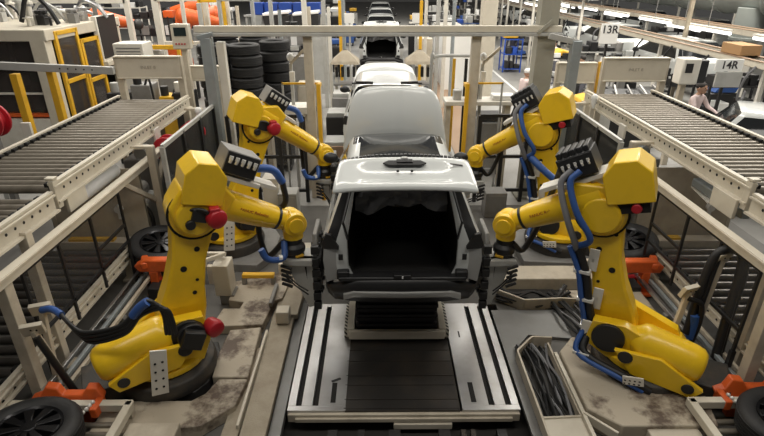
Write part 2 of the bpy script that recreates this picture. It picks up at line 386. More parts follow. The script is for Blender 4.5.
# ------------------------------------------------------------------ cars on the line
def make_car(label, x, y, roof_glass=True, gate_open=True, hood=(.12, 2.08, .98), trunk=True, lift=.55, simple=False, group='white cars on the assembly line', paint='white_car'):
    t = thing('car', label, 'car', (x,y,lift), group)
    Y0 = .0
    def ring(y, a, yu=None, top=1.0):
        yu = y if yu is None else yu
        return [(.80,y,a),(.87,y,max(a+.04,.48)),(.89,y,max(.78,a+.06)),(.875,y,1.0),(.82,y,1.09),(.665,yu,1.50),(.60,yu,1.57),(.50,yu,1.60),(0,yu,1.625)]
    rings = [
        [(.76,.12,.30),(.85,.07,.48),(.875,.04,.78),(.855,.06,.98),(.79,.22,1.12),(.64,.50,1.49),(.585,.56,1.555),(.46,.55,1.59),(0,.54,1.61)],
        ring(.30,.34,.62), ring(.40,.52,.66), ring(.55,.66,.74), ring(.80,.70,.86), ring(1.05,.66,1.05), ring(1.2,.50), ring(1.28,.30),
        ring(1.8,.30,1.75), ring(2.5,.30,2.02), ring(2.86,.30,2.12),
        [(.80,2.92,.30),(.87,2.92,.48),(.89,2.92,.78),(.87,2.92,.98),(.80,2.94,1.05),(.70,2.95,1.06),(.62,2.98,1.06),(.5,3.02,1.06),(0,3.08,1.06)],
        [(.80,3.02,.50),(.87,3.02,.56),(.885,3.02,.80),(.865,3.02,.96),(.79,3.02,1.0),(.72,3.06,.98),(.70,3.08,.7),(.5,3.1,.62),(0,3.12,.6)],
        [(.80,3.2,.66),(.87,3.2,.70),(.88,3.2,.82),(.86,3.2,.94),(.78,3.2,.98),(.72,3.2,.95),(.70,3.2,.7),(.5,3.2,.62),(0,3.2,.6)],
        [(.80,3.55,.66),(.86,3.55,.70),(.87,3.55,.82),(.845,3.55,.92),(.76,3.55,.95),(.70,3.55,.92),(.68,3.55,.7),(.5,3.55,.62),(0,3.55,.6)],
        [(.78,3.78,.40),(.83,3.80,.48),(.84,3.80,.74),(.81,3.80,.86),(.72,3.82,.90),(.66,3.82,.88),(.64,3.82,.7),(.5,3.82,.62),(0,3.82,.6)],
        [(.60,4.0,.28),(.66,4.03,.45),(.67,4.04,.66),(.66,4.0,.80),(.60,3.96,.86),(.55,3.94,.86),(.50,3.92,.8),(.4,3.92,.75),(0,3.95,.75)],
        [(.0,4.06,.28),(.0,4.1,.45),(.0,4.1,.66),(.0,4.06,.80),(.0,4.02,.86),(.0,4.0,.86),(0,3.98,.8),(0,3.97,.76),(0,3.96,.75)],
    ]
    def mi(i, j):
        if j == 4 and 1 <= i <= 9: return 1
        if (j == 7 and 1 <= i <= 8 or j >= 6 and i in (8,9)) and roof_glass: return 1
        if i == 10 and j >= 5: return 1
        if j in (6, 7) and i >= 11: return 2
        if j == 0: return 2
        return 0
    mb = MB()
    for s in (1, -1):
        mb.grid([[(s*p[0],p[1],p[2]) for p in r] for r in rings], mi)
    if trunk:
        outer = [(.85,.07,.48),(.875,.04,.78),(.855,.06,.98),(.79,.22,1.12),(.64,.50,1.49),(.585,.56,1.555),(.46,.55,1.59),(0,.54,1.61)]
        inner = [(.54,.03,.57),(.60,.05,.70),(.605,.09,.98),(.59,.25,1.14),(.53,.49,1.44),(.48,.53,1.49),(.38,.53,1.52),(0,.52,1.535)]
        mid = [(.72,.05,.53),(.735,.045,.74),(.73,.075,.98),(.67,.235,1.13),(.575,.495,1.465),(.52,.545,1.52),(.42,.54,1.555),(0,.53,1.575)]
        for s in (1, -1): mb.grid([[(s*p[0],p[1],p[2]) for p in outer], [(s*p[0],p[1]+.015,p[2]) for p in mid], [(s*p[0],p[1]+.03,p[2]) for p in inner]], lambda i, j: 2 if j >= 5 or (i == 0 and j >= 2) else (3 if i == 0 else 0))
    else:
        mb.grid([[(s*p[0],p[1],p[2]) for p in rings[0]] for s in (1,-1)], lambda i, j: 1 if j in (4,5) else 0)
    mb.build('body', ['white_car','glass_black','black','silver'], t, weld=True, smooth=42)
    # bumper with silver skid
    path = [(-.885,.42),(-.87,.16),(-.78,.03),(-.5,-.03),(0,-.045),(.5,-.03),(.78,.03),(.87,.16),(.885,.42)]
    prof = [(.06,.58),(0,.555),(-.02,.50),(-.015,.42),(.02,.36),(.03,.26),(.12,.24)]
    mb = MB(); mb.grid([[(px*(1-.02*(q[0] > .02)), py+q[0], min(q[1], .46+.02*k) if abs(px) > .74 else q[1]) for k, q in zip((0,-1,-2,-5,-5,-9,-9), prof)] for px, py in path]); mb.build('bumper', 'black', t, smooth=50)
    if simple:
        return t
    mb = MB(); pr = [(-.002,.43),(-.03,.42),(-.032,.37),(.005,.335)]
    mb.grid([[(px, py+q[0]-.006, q[1]+.0*abs(px)+(-.05 if abs(px) > .55 else 0)) for q in pr] for px, py in ((-.66,.0),(-.54,-.026),(-.3,-.038),(0,-.045),(.3,-.038),(.54,-.026),(.66,.0))]); mb.build('skid_trim', 'silver', t, smooth=50)
    # white closing panels between pillar and bumper
    for s in (-1, 1):
        mb = MB(); mb.prism([(0,0),(.17,.01),(.185,.06),(.14,.19),(.08,.17),(.0,.03)], (s*.70,.048,.90), (s,0.03,0), (0,.06,1), (0,.05,0)); mb.build('taillight_recess', 'dark', t, bevel=.006)
        mb = MB(); mb.prism([(0,0),(.05,0),(.05,.07),(0,.07)], (s*.655,.03,.78), (s,0,0), (0,0,1), (0,.02,0)); mb.build('striker_plate', 'black', t, bevel=.005)
        mb = MB(); mb.beam((s*.60,.10,1.0),(s*.655,.20,1.16),.018,.03); mb.beam((s*.655,.20,1.16),(s*.57,.46,1.45),.016,.03); mb.build('gas_strut', 'black', t)
        mb = MB(); mb.ball((s*.985,2.60,1.10), .115, (1,.7,.72)); mb.beam((s*.86,2.64,1.06),(s*.93,2.62,1.06),.06,.05); mb.build('side_mirror', 'black', t)
        mb = MB(); mb.cyl((s*.70,.78,.36),(s*.83,.78,.36),.17,20); mb.cyl((s*.83,.78,.36),(s*.87,.78,.36),.06,12)
        for k in range(5): a = k*1.2566; mb.cyl((s*.83,.78+.1*math.cos(a),.36+.1*math.sin(a)),(s*.86,.78+.1*math.cos(a),.36+.1*math.sin(a)),.014,8)
        mb.build('wheel_hub', 'dark', t)
        mb = MB(); mb.cyl((s*.70,3.3,.36),(s*.84,3.3,.36),.17,20); mb.build('wheel_hub', 'dark', t)
    if trunk:
        # lining, film, latch
        mb = MB()
        a = [(-.6,.05,.66),(.6,.05,.66),(.52,.49,1.44),(.38,.53,1.52),(-.38,.53,1.52),(-.52,.49,1.44)]
        a = [(-.545,.06,.58),(.545,.06,.58),(.605,.07,.70),(.61,.10,.98),(.52,.50,1.45),(.38,.54,1.525),(-.38,.54,1.525),(-.52,.50,1.45),(-.61,.10,.98),(-.605,.07,.70)]
        b = [(p[0]*.97, 1.5, p[2]-.02*(p[2] > 1)) for p in a]
        mb.grid([a, b], close=True); V = [mb.v(p) for p in b]; mb.f(V); mb.build('trunk_lining', 'void', t)
        mb = MB(); mb.box((0,.05,.565), (1.42,.16,.05)); mb.box((.66,.045,.60), (.14,.1,.1)); mb.box((-.66,.045,.60), (.14,.1,.1)); mb.build('sill_trim', 'black', t, bevel=.015)
        mb = MB(); mb.box((0,-.01,.60), (.20,.06,.05)); mb.build('latch_cover', 'black', t, bevel=.01)
        mb = MB(); mb.box((0,-.043,.602), (.016,.006,.03)); mb.build('latch', 'white', t)
        rnd = random.Random(4); rows = []
        for i in range(9):
            v = i/8; rows.append([((-.5+k/14)*(1.02+.06*v), .56+.06*math.sin(k*1.3+i)+.05*rnd.random(), 1.50-.36*v-(.05*math.sin(k*.45+1) if i == 8 else 0)+.02*rnd.random()) for k in range(15)])
        mb = MB(); mb.grid(rows); mb.build('plastic_film', 'film', t, smooth=60)
    # tailgate
    def gate(rows, th):
        mb = MB(); mb.grid([[(p[0],p[1],p[2]) for p in r] for r in rows]); return mb
    if gate_open:
        g = thing('tailgate', None, None); g.parent = t
        rows = []
        N = 16
        for u, y, z, hw in ((0,.17,1.925,.66),(.06,.13,1.94,.672),(.2,.06,1.93,.683),(.35,-.02,1.91,.69),(.5,-.10,1.888,.698),(.65,-.18,1.862,.705),(.8,-.26,1.83,.712),(.92,-.325,1.79,.718),(1.0,-.34,1.755,.72)):
            r = []
            for k in range(N+1):
                q = -1+2*k/N; xx = q*hw
                dz = -.03*q*q - .015*q**6
                e = max(0., min(1., (.80-abs(q))/.22)) * max(0., min(1., (u-.22)/.16)) * max(0., min(1., (.80-u)/.10))
                dz -= .06*e
                r.append((xx, y+.02*q*q, z+dz))
            rows.append(r)
        mb = gate(rows, .05); p = mb.build('panel', 'white_car', g, smooth=30)
        sm = p.modifiers.new('solid', 'SOLIDIFY'); sm.thickness = .05; sm.offset = -1
        sb = p.modifiers.new('sub', 'SUBSURF'); sb.levels = 1; sb.render_levels = 1
        rows = [[(-.55+1.1*k/8, .60-.0*k, 1.585) for k in range(9)], [((-.62+1.24*k/8), .36, 1.77-.03*abs(k-4)/4) for k in range(9)], [((-.655+1.31*k/8), .17, 1.90-.055*((k-4)/4)**2) for k in range(9)]]
        mb = MB(); mb.grid(rows); p = mb.build('rear_window', 'glass_black', g); sm = p.modifiers.new('solid', 'SOLIDIFY'); sm.thickness = .02
        rows2 = []
        for k in range(33):
            q = -1+2*k/32; rows2.append(Vector((q*.665, .175+.02*q*q, 1.937-.055*q*q-.03*q**6)))
        mb = MB()
        for a, b in zip(rows2[::1], rows2[1:]):
            mb.beam(a, a+(b-a)*.7, .035, .035)
        mb.build('seal', 'black', g)
        mb = MB(); P8 = [(-.22,0),(-.16,.04),(.16,.04),(.22,0),(.16,-.035),(-.16,-.035)]
        mb.prism(P8, (0,.008,1.90), (1,0,0), (0,1,.32), (0,-.006,.02)); mb.box((0,.02,1.925), (.16,.05,.03), (18,0,0)); mb.build('handle', 'black', g, bevel=.004)
        for s in (-1, 1): MB().cyl((s*.07,-.085,1.855),(s*.07,-.085,1.868),.013,10).build('plate_hole', 'void', g)
        mb = MB(); mb.box((.52,.0,1.898), (.13,.018,.006), (16,8,0)); mb.build('badge', 'dark', g)
        mb = MB(); mb.ball((0,.10,1.94),.04,(1,.6,.25)); mb.build('emblem', 'silver', g)
    # hood
    dy, zt, L = hood
    rows = []
    for i in range(9):
        u = i/8; r = []
        hw = .84-.19*u-.07*max(0,(u-.75)/.25)**2
        for k in range(15):
            q = -1+2*k/14
            y = 2.98+dy*u*1.0 - .10*math.sin(math.pi*min(1,u*1.0))*(1-q*q*.4)+.10*q*q; z = 1.07+(zt-1.07)*(u**.96)-.02*u*u*q*q-.06*u**6*q**8-.025*q*q
            cr = .014*math.exp(-((abs(q)-.16)/.06)**2)-.012*math.exp(-((abs(q)-.62)/.08)**2)
            r.append((q*hw, y-cr, z))
        rows.append(r)
    mb = MB(); mb.grid(rows); p = mb.build('hood', 'white_car', t, smooth=60)
    sm = p.modifiers.new('solid', 'SOLIDIFY'); sm.thickness = .035; sm.offset = 1
    sb = p.modifiers.new('sub', 'SUBSURF'); sb.levels = 1; sb.render_levels = 1
    mb = MB(); mb.beam((.6,3.3,.8),(.5,3.05+dy,zt-.25),.02,.02); mb.build('hood_prop', 'dark', t)
    return t
# ------------------------------------------------------------------ cars
c1 = make_car('pearl white hatchback with tailgate open and hood raised, nearest on the line', .26, 5.0)
c2 = make_car('second white car on the line, white roof, right behind the nearest one', .17, 10.15, roof_glass=False, gate_open=False, trunk=False, hood=(.35,1.60,1.))
mb = MB()
for s in (-1, 1): mb.beam((s*.62,.46,1.66),(s*.28,.52,1.64),.05,.05); mb.beam((s*.45,.44,1.65),(s*.70,.58,1.62),.03,.03)
mb.build('spoiler_trim', 'black', c2)
c3 = make_car('third white car with dark open boot, seen under the gantry beam', .12, 21.6, hood=(.3,1.5,1.))
far = ['fourth white car on the line, just above the gantry beam', 'fifth white car on the line, above the gantry beam', 'sixth white car, farthest seen at the top of the line']
proto = None
for i, y in enumerate((28.6, 34.4, 41)):
    if proto is None: proto = make_car(far[0], .14, y, roof_glass=False, trunk=False, gate_open=False, hood=(.5,1.35,1.))
    else: dup(proto, (.14, y, .55), far[i])
t = thing('car_carrier', 'dark carrier frame carrying the third car behind the gantry beam', 'carrier', (.12,23.2,0))
mb = MB(); mb.box((0,0,.3), (1.7,4.2,.6)); mb.build('frame', 'dark', t)
for s in (-1, 1): MB().box((s*.95,-1.9,.45), (.25,.3,.9)).build('support', 'dark', t, bevel=.01)

# carrier supports under the cars that are lifted (grey posts seen between wheels)
for y, lab in ((7.0,'dark support posts under the nearest car'), (11.6,'dark support posts under the second car')):
    t = thing('car_support', lab, 'support', (.2,y,0))
    for sx in (-.45,.45):
        for sy in (-.5,1.2): MB().box((sx,sy,.43), (.14,.14,.88)).build('post', 'dark', t, bevel=.01)

# ------------------------------------------------------------------ robots
def hull_arm(p, q, r1, r2, waist, n=12):
    """outline of an arm from p to q with round ends r1, r2 and a waist"""
    d = (Vector(q)-Vector(p)); L = d.length; d.normalize(); x = Vector((d.y, -d.x)); out = []
    for k in range(n+1):
        a = math.pi*k/n; out.append(Vector(p)+(x*math.cos(a)-d*math.sin(a))*r1*(1 if True else 1))
    P = [tuple(v) for v in out]
    w = [.18,.35,.6,.82]
    left = [Vector(p)+d*(L*t)-x*waist[i] for i, t in enumerate(w)]
    end = [Vector(q)+(-x*math.cos(math.pi*k/n)+d*math.sin(math.pi*k/n))*r2 for k in range(n+1)]
    right = [Vector(p)+d*(L*t)+x*waist[i] for i, t in reversed(list(enumerate(w)))]
    return P+[tuple(v) for v in left]+[tuple(v) for v in end]+[tuple(v) for v in right]

def robot(label, base, az, cs, J2, J3, box, W, block, front, cap=True):
    zb = .12
    t = thing('industrial_robot', label, 'robot', (base[0],base[1],zb), 'yellow wheel fitting robots')
    A = Matrix.Translation((0,0,-zb)) @ Matrix.Rotation(R(az), 4, 'Z')
    m = lambda: MB(A)
    Lz = lambda p: Vector((p[0],0,p[1]))
    # base casting
    b = m(); b.lathe((0,0,.0),(0,0,1), [(.09,.52),(.20,.54),(.27,.52),(.31,.42)], 32)
    b.box((-.60,0,.2), (.5,.5,.20))
    b.build('base', 'cast', t, bevel=.012)
    b = m(); b.lathe((0,0,.31),(0,0,1), [(0,.43),(.02,.45),(.08,.45),(.10,.40)], 28)
    b.prism([(-.42,.36),(.36,.36),(J2[0]+.25,J2[1]-.12),(J2[0]+.2,J2[1]+.16),(J2[0]-.12,J2[1]+.18),(-.3,.58)], (0,.20*1,0), (1,0,0), (0,0,1), (0,.13,0))
    b.prism([(-.42,.36),(.36,.36),(J2[0]+.25,J2[1]-.12),(J2[0]+.2,J2[1]+.16),(J2[0]-.12,J2[1]+.18),(-.3,.58)], (0,-.33,0), (1,0,0), (0,0,1), (0,.13,0))
    b.prism([(-.50,.34),(.15,.34),(.1,.50),(-.35,.52)], (0,-.3,0), (1,0,0), (0,0,1), (0,.6,0))
    b.mi = 1
    for s in (-1, 1): b.cyl((-.30,s*.335,.46),(-.30,s*.345,.46),.075,16); b.cyl((J2[0]+.02,s*.3,J2[1]),(J2[0]+.02,s*.37,J2[1]),.17,18)
    tt = b.build('turntable', ['yellow','black'], t, bevel=.018)
    # lower arm
    l0 = -cs*.02
    b = m(); poly = hull_arm(J2, J3, .25, .27, (.235,.195,.17,.20) if cap else (.22,.17,.15,.19)); b.prism(poly, (0,l0-.15,0), (1,0,0), (0,0,1), (0,.30,0))
    b.mi = 0
    arm = b.build('lower_arm', ['yellow','void'], t, bevel=.03)
    b = m()
    d = Vector((J3[0]-J2[0],0,J3[1]-J2[1])); dn = d.normalized(); xx = Vector((dn.z,0,-dn.x))
    for u, o, r in ((.30,.09,.024),(.52,-.05,.034),(.70,.06,.030),(.42,.1,.018),(.82,-.12,.02),(.86,.12,.022)):
        p = Lz(J2)+d*u+xx*o; b = m(); b.cyl(p+Vector((0,l0+cs*.14,0)), p+Vector((0,l0+cs*.154,0)), r, 12); b.build('arm_hole', 'void', arm)
    if not cap:
        b = m()
        for u in (.28,.62):
            p = Lz(J2)+d*u-xx*(-.12); b = m(); b.box(p+Vector((0,l0+cs*.19,0)), (.10,.02,.26)); b.box(p+Vector((0,l0+cs*.17,.0)), (.03,.06,.05)); b.build('perforated_bracket', 'white_metal', arm, bevel=.004)
    # elbow: bearing rings, motor
    j = Lz(J3)
    b = m(); b.lathe(j+Vector((0,l0+cs*.13,0)), j+Vector((0,l0+cs*1.13,0)), [(0,.25),(.03,.25),(.035,.21),(.06,.21),(.065,.15),(.02,.148)] if cap else [(0,.25),(.04,.25),(.06,.23),(.09,.22),(.1,.1)], 26)
    b.mi = 1; b.lathe(j+Vector((0,l0+cs*.145,0)), j+Vector((0,l0+cs*1.145,0)), [(0,.275),(.012,.275)], 30)
    b.build('elbow_ring', ['yellow','void'], t)
    b = m(); b.cyl(j+Vector((0,l0+cs*.12,0)), j+Vector((0,l0+cs*.20,0)), .145, 20)
    if cap:
        b.box(j+Vector((.03,l0+cs*.24,.03)), (.15,.12,.13), (0,20,0)); b.cyl(j+Vector((-.07,l0+cs*.2,-.05)), j+Vector((-.07,l0+cs*.3,-.05)), .05, 12)
        b.tube([j+Vector((-.05,l0+cs*.24,.1)), j+Vector((.08,l0+cs*.32,.09)), j+Vector((.16,l0+cs*.30,-.06))], .022, 7)
    b.build('elbow_motor', 'black', t, bevel=.008)
    if cap:
        k = j+Vector((.17,l0+cs*.30,-.01))
        b = m(); b.lathe(k, k+Vector((.3,cs*1,-.1)), [(-.06,.085),(.03,.105),(.07,.10),(.09,.06)], 18); b.box(k+Vector((.0,cs*.02,.09)), (.1,.1,.06)); b.build('motor_cap', 'red', t, bevel=.012)
        k = Lz(J2)+Vector((.17,cs*.36,.0))
        b = m(); b.cyl(k+Vector((-.12,-cs*.08,.0)), k+Vector((-.12,cs*.06,0)), .15, 18); b.box(k+Vector((-.12,cs*.10,0)), (.22,.10,.2), (0,25,0)); b.build('shoulder_motor', 'black', t, bevel=.012)
        b = m(); b.lathe(k+Vector((.10,0,.04)), k+Vector((.4,cs*1,-.1)), [(-.06,.07),(.04,.10),(.1,.095),(.12,.05)], 18); b.build('motor_cap', 'red', t, bevel=.01)
        b = m(); b.prism([(-.22,.32),(-.06,.30),(.0,.82),(-.15,.86)], (0,cs*.60,0), (1,0,0), (0,0,1), (0,cs*.02,0)); b.mi = 1
        for z in (.4,.5,.6,.7):
            for dx in (-.03,.04): b.cyl((-.135+.12*(z-.4)+dx,cs*.622,z),(-.135+.12*(z-.4)+dx,cs*.628,z),.013,8)
        b.build('perforated_bracket', ['white_metal','void'], t, bevel=.004)
    # balancer
    p0 = Vector((J2[0]-(.02 if cap else .12), cs*.20, J2[1]+(.06 if cap else .03))); p1 = Vector((-.66 if cap else -.55, cs*.24, J2[1]-(.15 if cap else .12)))
    if front:
        dd = (p1-p0).normalized(); L = (p1-p0).length
        b = m(); b.lathe(p0, p1, [(.05,.10),(.12,.145),(.17,.19),(.22,.20),(L-.14,.20),(L-.05,.185),(L-.01,.15),(L,.10)], 24); b.build('balancer', 'yellow', t, smooth=50)
        b = m(); b.prism([(-.15,J2[1]-.02),(.30,J2[1]-.05),(.1,J2[1]-.30),(-.5,J2[1]-.38),(-.58,J2[1]-.26)], (0,cs*.40,0), (1,0,0), (0,0,1), (0,cs*.06,0)); b.mi = 1
        b.cyl((-.44,cs*.46,J2[1]-.27),(-.44,cs*.475,J2[1]-.27),.06,14); b.cyl((.18,cs*.46,J2[1]-.1),(.18,cs*.475,J2[1]-.1),.075,14)
        b.build('balancer_bracket', ['yellow','black'], t, bevel=.012)
    # forearm
    q0 = Vector((J3[0]+.08,0,J3[1]+.12)); q1 = Lz(W); fd = (q1-q0).normalized(); L = (q1-q0).length
    b = m(); b.lathe(q0-fd*.12, q1, [(0,.20),(.04,.235),(.30,.235),(.38,.175),(.44,.165),(L+.12-.30,.140),(L+.12-.22,.125),(L+.12-.12,.12)], 22); b.build('forearm', 'yellow', t, smooth=40)
    b = m(); b.lathe(q0+fd*(L-.22), q1, [(0,.132),(.03,.132)], 22); b.build('forearm_seal', 'black', t)
    up = Vector((-fd.z*1,0,fd.x)); up = up if up.z > 0 else -up
    side = Vector((0,cs,0)); c = q0+fd*(L*.52)+side*.150+up*.035
    xdir = fd*(1 if cs < 0 else -1)
    text('lettering', 'FANUC Robotics', .046, 'ink_red', t, A @ axes(c, xdir-side*.03*(1), up), .002)
    # elbow casting between arm and forearm
    b = m(); b.cyl(j+Vector((0,-.24,0)), j+Vector((0,.24,0)), .2, 22); b.prism([(-.2,-.12),(.25,-.1),(.42,.12),(.30,.30),(-.1,.32),(-.24,.12)], j+Vector((0,-.2,0)), (1,0,0), (0,0,1), (0,.4,0)); b.build('elbow_casting', 'yellow', t, bevel=.025)
    # motor cover (pentagonal box)
    e = Vector((box[0],cs*.02,box[1])); ang = math.atan2(fd.z, fd.x)*.55
    ux = Vector((math.cos(ang),0,math.sin(ang))); uz = Vector((-math.sin(ang),0,math.cos(ang)))
    b = m(); hw = .205 if cap else .225
    b.prism([(-hw,-.20),(hw*.95,-.20),(hw,.10),(hw*.45,.235),(-hw*.45,.235),(-hw,.10)], e+Vector((0,-.24,0)), ux, uz, (0,.48,0)); b.build('motor_cover', 'yellow', t, bevel=.012)
    if not cap:
        b = m(); b.prism([(-.17,-.12),(.16,-.12),(.16,.0),(-.17,.0)], e-uz*.195+Vector((0,-.2,0)), ux, uz, (0,.4,0)); b.build('motor_bay', 'void', t)
        b = m(); b.cyl(e-ux*.05-uz*.26+Vector((0,cs*.19,0)), e-ux*.05-uz*.26+Vector((0,cs*.24,0)), .05, 12); b.build('motor_cap', 'red', t, bevel=.01)
    # valve block on its cream bracket
    e = Vector((block[0],block[2],block[1])); ang = math.atan2(fd.z, fd.x)
    ux = Vector((math.cos(ang),0,math.sin(ang))); uz = Vector((-math.sin(ang),0,math.cos(ang)))
    if uz.z < 0: uz = -uz
    RT = Matrix(((ux.x,0,uz.x,0),(ux.y,1,uz.y,0),(ux.z,0,uz.z,0),(0,0,0,1)))
    if RT.determinant() < 0: RT = Matrix(((ux.x,0,uz.x,0),(ux.y,-1,uz.y,0),(ux.z,0,uz.z,0),(0,0,0,1)))
    b = m(); b.box(e-uz*.17, (.55,.30,.05), RT); b.box(e-uz*.24-ux*.12, (.12,.22,.16), RT); b.box(e-uz*.15+ux*.32, (.3,.22,.05), RT)
    b.build('block_bracket', 'white_metal' , t, bevel=.006)
    b = m(); b.box(e, (.36,.34,.24), RT); b.mi = 1; b.box(e+uz*.0-ux*.0+Vector((0,-cs*.05,0))*0+Vector((0,cs*.172,0)), (.34,.01,.22), RT)
    vb = b.build('valve_block', ['gray' if cap else 'black','black'], t, bevel=.01)
    for k in range(5):
        cpt = e+ux*(-.13+.065*k)+Vector((0,cs*.19,0))
        b = m(); q_ = .012 if not cap else .017; b.cyl(cpt+uz*.0, cpt+uz*(.03 if not cap else .05)+Vector((0,cs*.012,0)), q_, 8); b.cyl(cpt+uz*.03, cpt+uz*(.055 if not cap else .07), q_*1.3, 8); b.build('connector', 'stain', vb)
    if not cap:
        for k in range(5):
            cpt = e+ux*(-.14+.07*k)+uz*.13
            b = m(); b.box(cpt, (.05,.30,.10), RT); b.build('valve', 'black', vb, bevel=.008)
    # wrist
    b = m(); w_ = q1
    b.cyl(w_+Vector((0,-.13,0)), w_+Vector((0,.13,0)), .135, 24); b.ball(w_, .15, (1,1.0,1), 20, 12)
    b.cyl(w_-fd*.10, w_+fd*.05, .125, 20); b.cyl(w_+Vector((0,0,0)), w_+Vector((0,0,-.20)), .115, 20)
    b.cyl(w_+Vector((0,cs*.13,0)), w_+Vector((0,cs*.155,0)), .09, 18)
    b.build('wrist', 'yellow', t, bevel=.008, smooth=40)
    b = m(); z0 = w_.z
    b.cyl((w_.x,0,z0-.20),(w_.x,0,z0-.26),.10,18); b.lathe((w_.x,0,z0-.26),(w_.x,0,z0-1), [(0,.085),(.05,.13),(.11,.13),(.13,.11),(.19,.11)], 20); b.mi = 1; b.box((w_.x+.02,cs*.1,z0-.40), (.1,.06,.03))
    b.build('tool_flange', ['black','yellow2'], t, bevel=.006)
    # hoses
    if cap:
        f = e+ux*.2-uz*.02; g = w_+Vector((-.12,cs*.02,-.22))
        b = m(); b.tube([f, f+ux*.20+uz*.04, f+ux*.36-uz*.06], .045, 9); b.build('blue_hose', 'blue', t, smooth=60)
        b = m(); b.tube([f+ux*.36-uz*.06, f+ux*.48-uz*.3, Vector((w_.x-.32,-cs*.22,w_.z-.0)), Vector((w_.x-.30,-cs*.12,w_.z-.42)), g], .035, 8); b.build('hose', 'cable', t, smooth=60)
        b = m(); b.tube([Vector((w_.x-.42,cs*.12,w_.z-.20)), Vector((w_.x-.36,cs*.14,w_.z-.33)), Vector((w_.x-.18,cs*.14,w_.z-.36)), g], .038, 8); b.build('blue_hose', 'blue', t, smooth=60)
        b = m(); b.cyl((w_.x-.24,cs*.14,w_.z-.352),(w_.x-.20,cs*.14,w_.z-.358),.043,10); b.build('hose_clamp', 'stain', t)
    else:
        # dress pack on the camera side: from the block over the elbow, down the lower arm to the base
        s_ = cs*.24
        a0 = e-ux*.05+Vector((0,cs*.20,-.05)); ed = xx*-.12
        P = [a0, a0+Vector((.07,cs*.06,-.12)), j+Vector((.22,s_+cs*.12,.05)), j+Vector((.05,s_+cs*.1,-.22)), j+Vector((.17,s_,-.38))]
        b = m(); b.tube(P, .034, 9, 7); b.build('blue_hose', 'blue', t, smooth=60)
        P2 = [a0+Vector((.08,0,0)), a0+Vector((.16,cs*.05,-.16)), j+Vector((.30,s_+cs*.1,-.05)), j+Vector((.20,s_+cs*.06,-.30)), j+Vector((.17,s_,-.42))]
        b = m(); b.tube(P2, .034, 9, 7); b.build('grey_hose', 'gray_hose', t, smooth=60)
        lo = [Lz(J3)+Vector((.17,s_,-.38))] + [Lz(J2)+d*u+xx*.20+Vector((0,s_,0)) for u in (.55,.3,.05)] + [Lz(J2)+Vector((.22,cs*.42,-.22)), Vector((.10,cs*.52,.30)), Vector((-.12,cs*.52,.22))]
        b = m(); b.tube(lo, .045, 9, 6); b.build('cable', 'cable', t, smooth=60)
        b = m(); b.tube([q+Vector((.07,cs*.03,0)) for q in lo], .03, 8, 6); b.build('blue_cable', 'blue', t, smooth=60)
        b = m()
        for q in lo[1:5]: b = m(); b.box(q+Vector((.03,cs*.01,0)), (.17,.09,.035)); b.build('cable_tie', 'stain', t, bevel=.003)
        b = m(); b.box(lo[3]+Vector((.02,cs*.06,.0)), (.15,.02,.2), (0,0,0)); b.build('bracket', 'white_metal', t, bevel=.003); b = m(); b.box((.06,cs*.58,.34), (.2,.02,.10), (0,12,0)); b.mi = 1
        for kx in range(4):
            for kz in range(2): b.box((.0+.045*kx,cs*.592,.32+.04*kz-.01*kx), (.02,.004,.015))
        b.build('perforated_bracket', ['white_metal','void'], t, bevel=.003)
        g = w_+Vector((-.1,cs*.02,-.24))
        b = m(); b.tube([e+ux*.2+Vector((0,-cs*.1,0)), q0+fd*(L*.5)-Vector((0,cs*.26,0))+up*.1, Vector((w_.x-.32,-cs*.2,w_.z-.06)), Vector((w_.x-.2,-cs*.1,w_.z-.36)), g], .035, 8); b.build('hose', 'cable', t, smooth=60)
    return t, A, w_

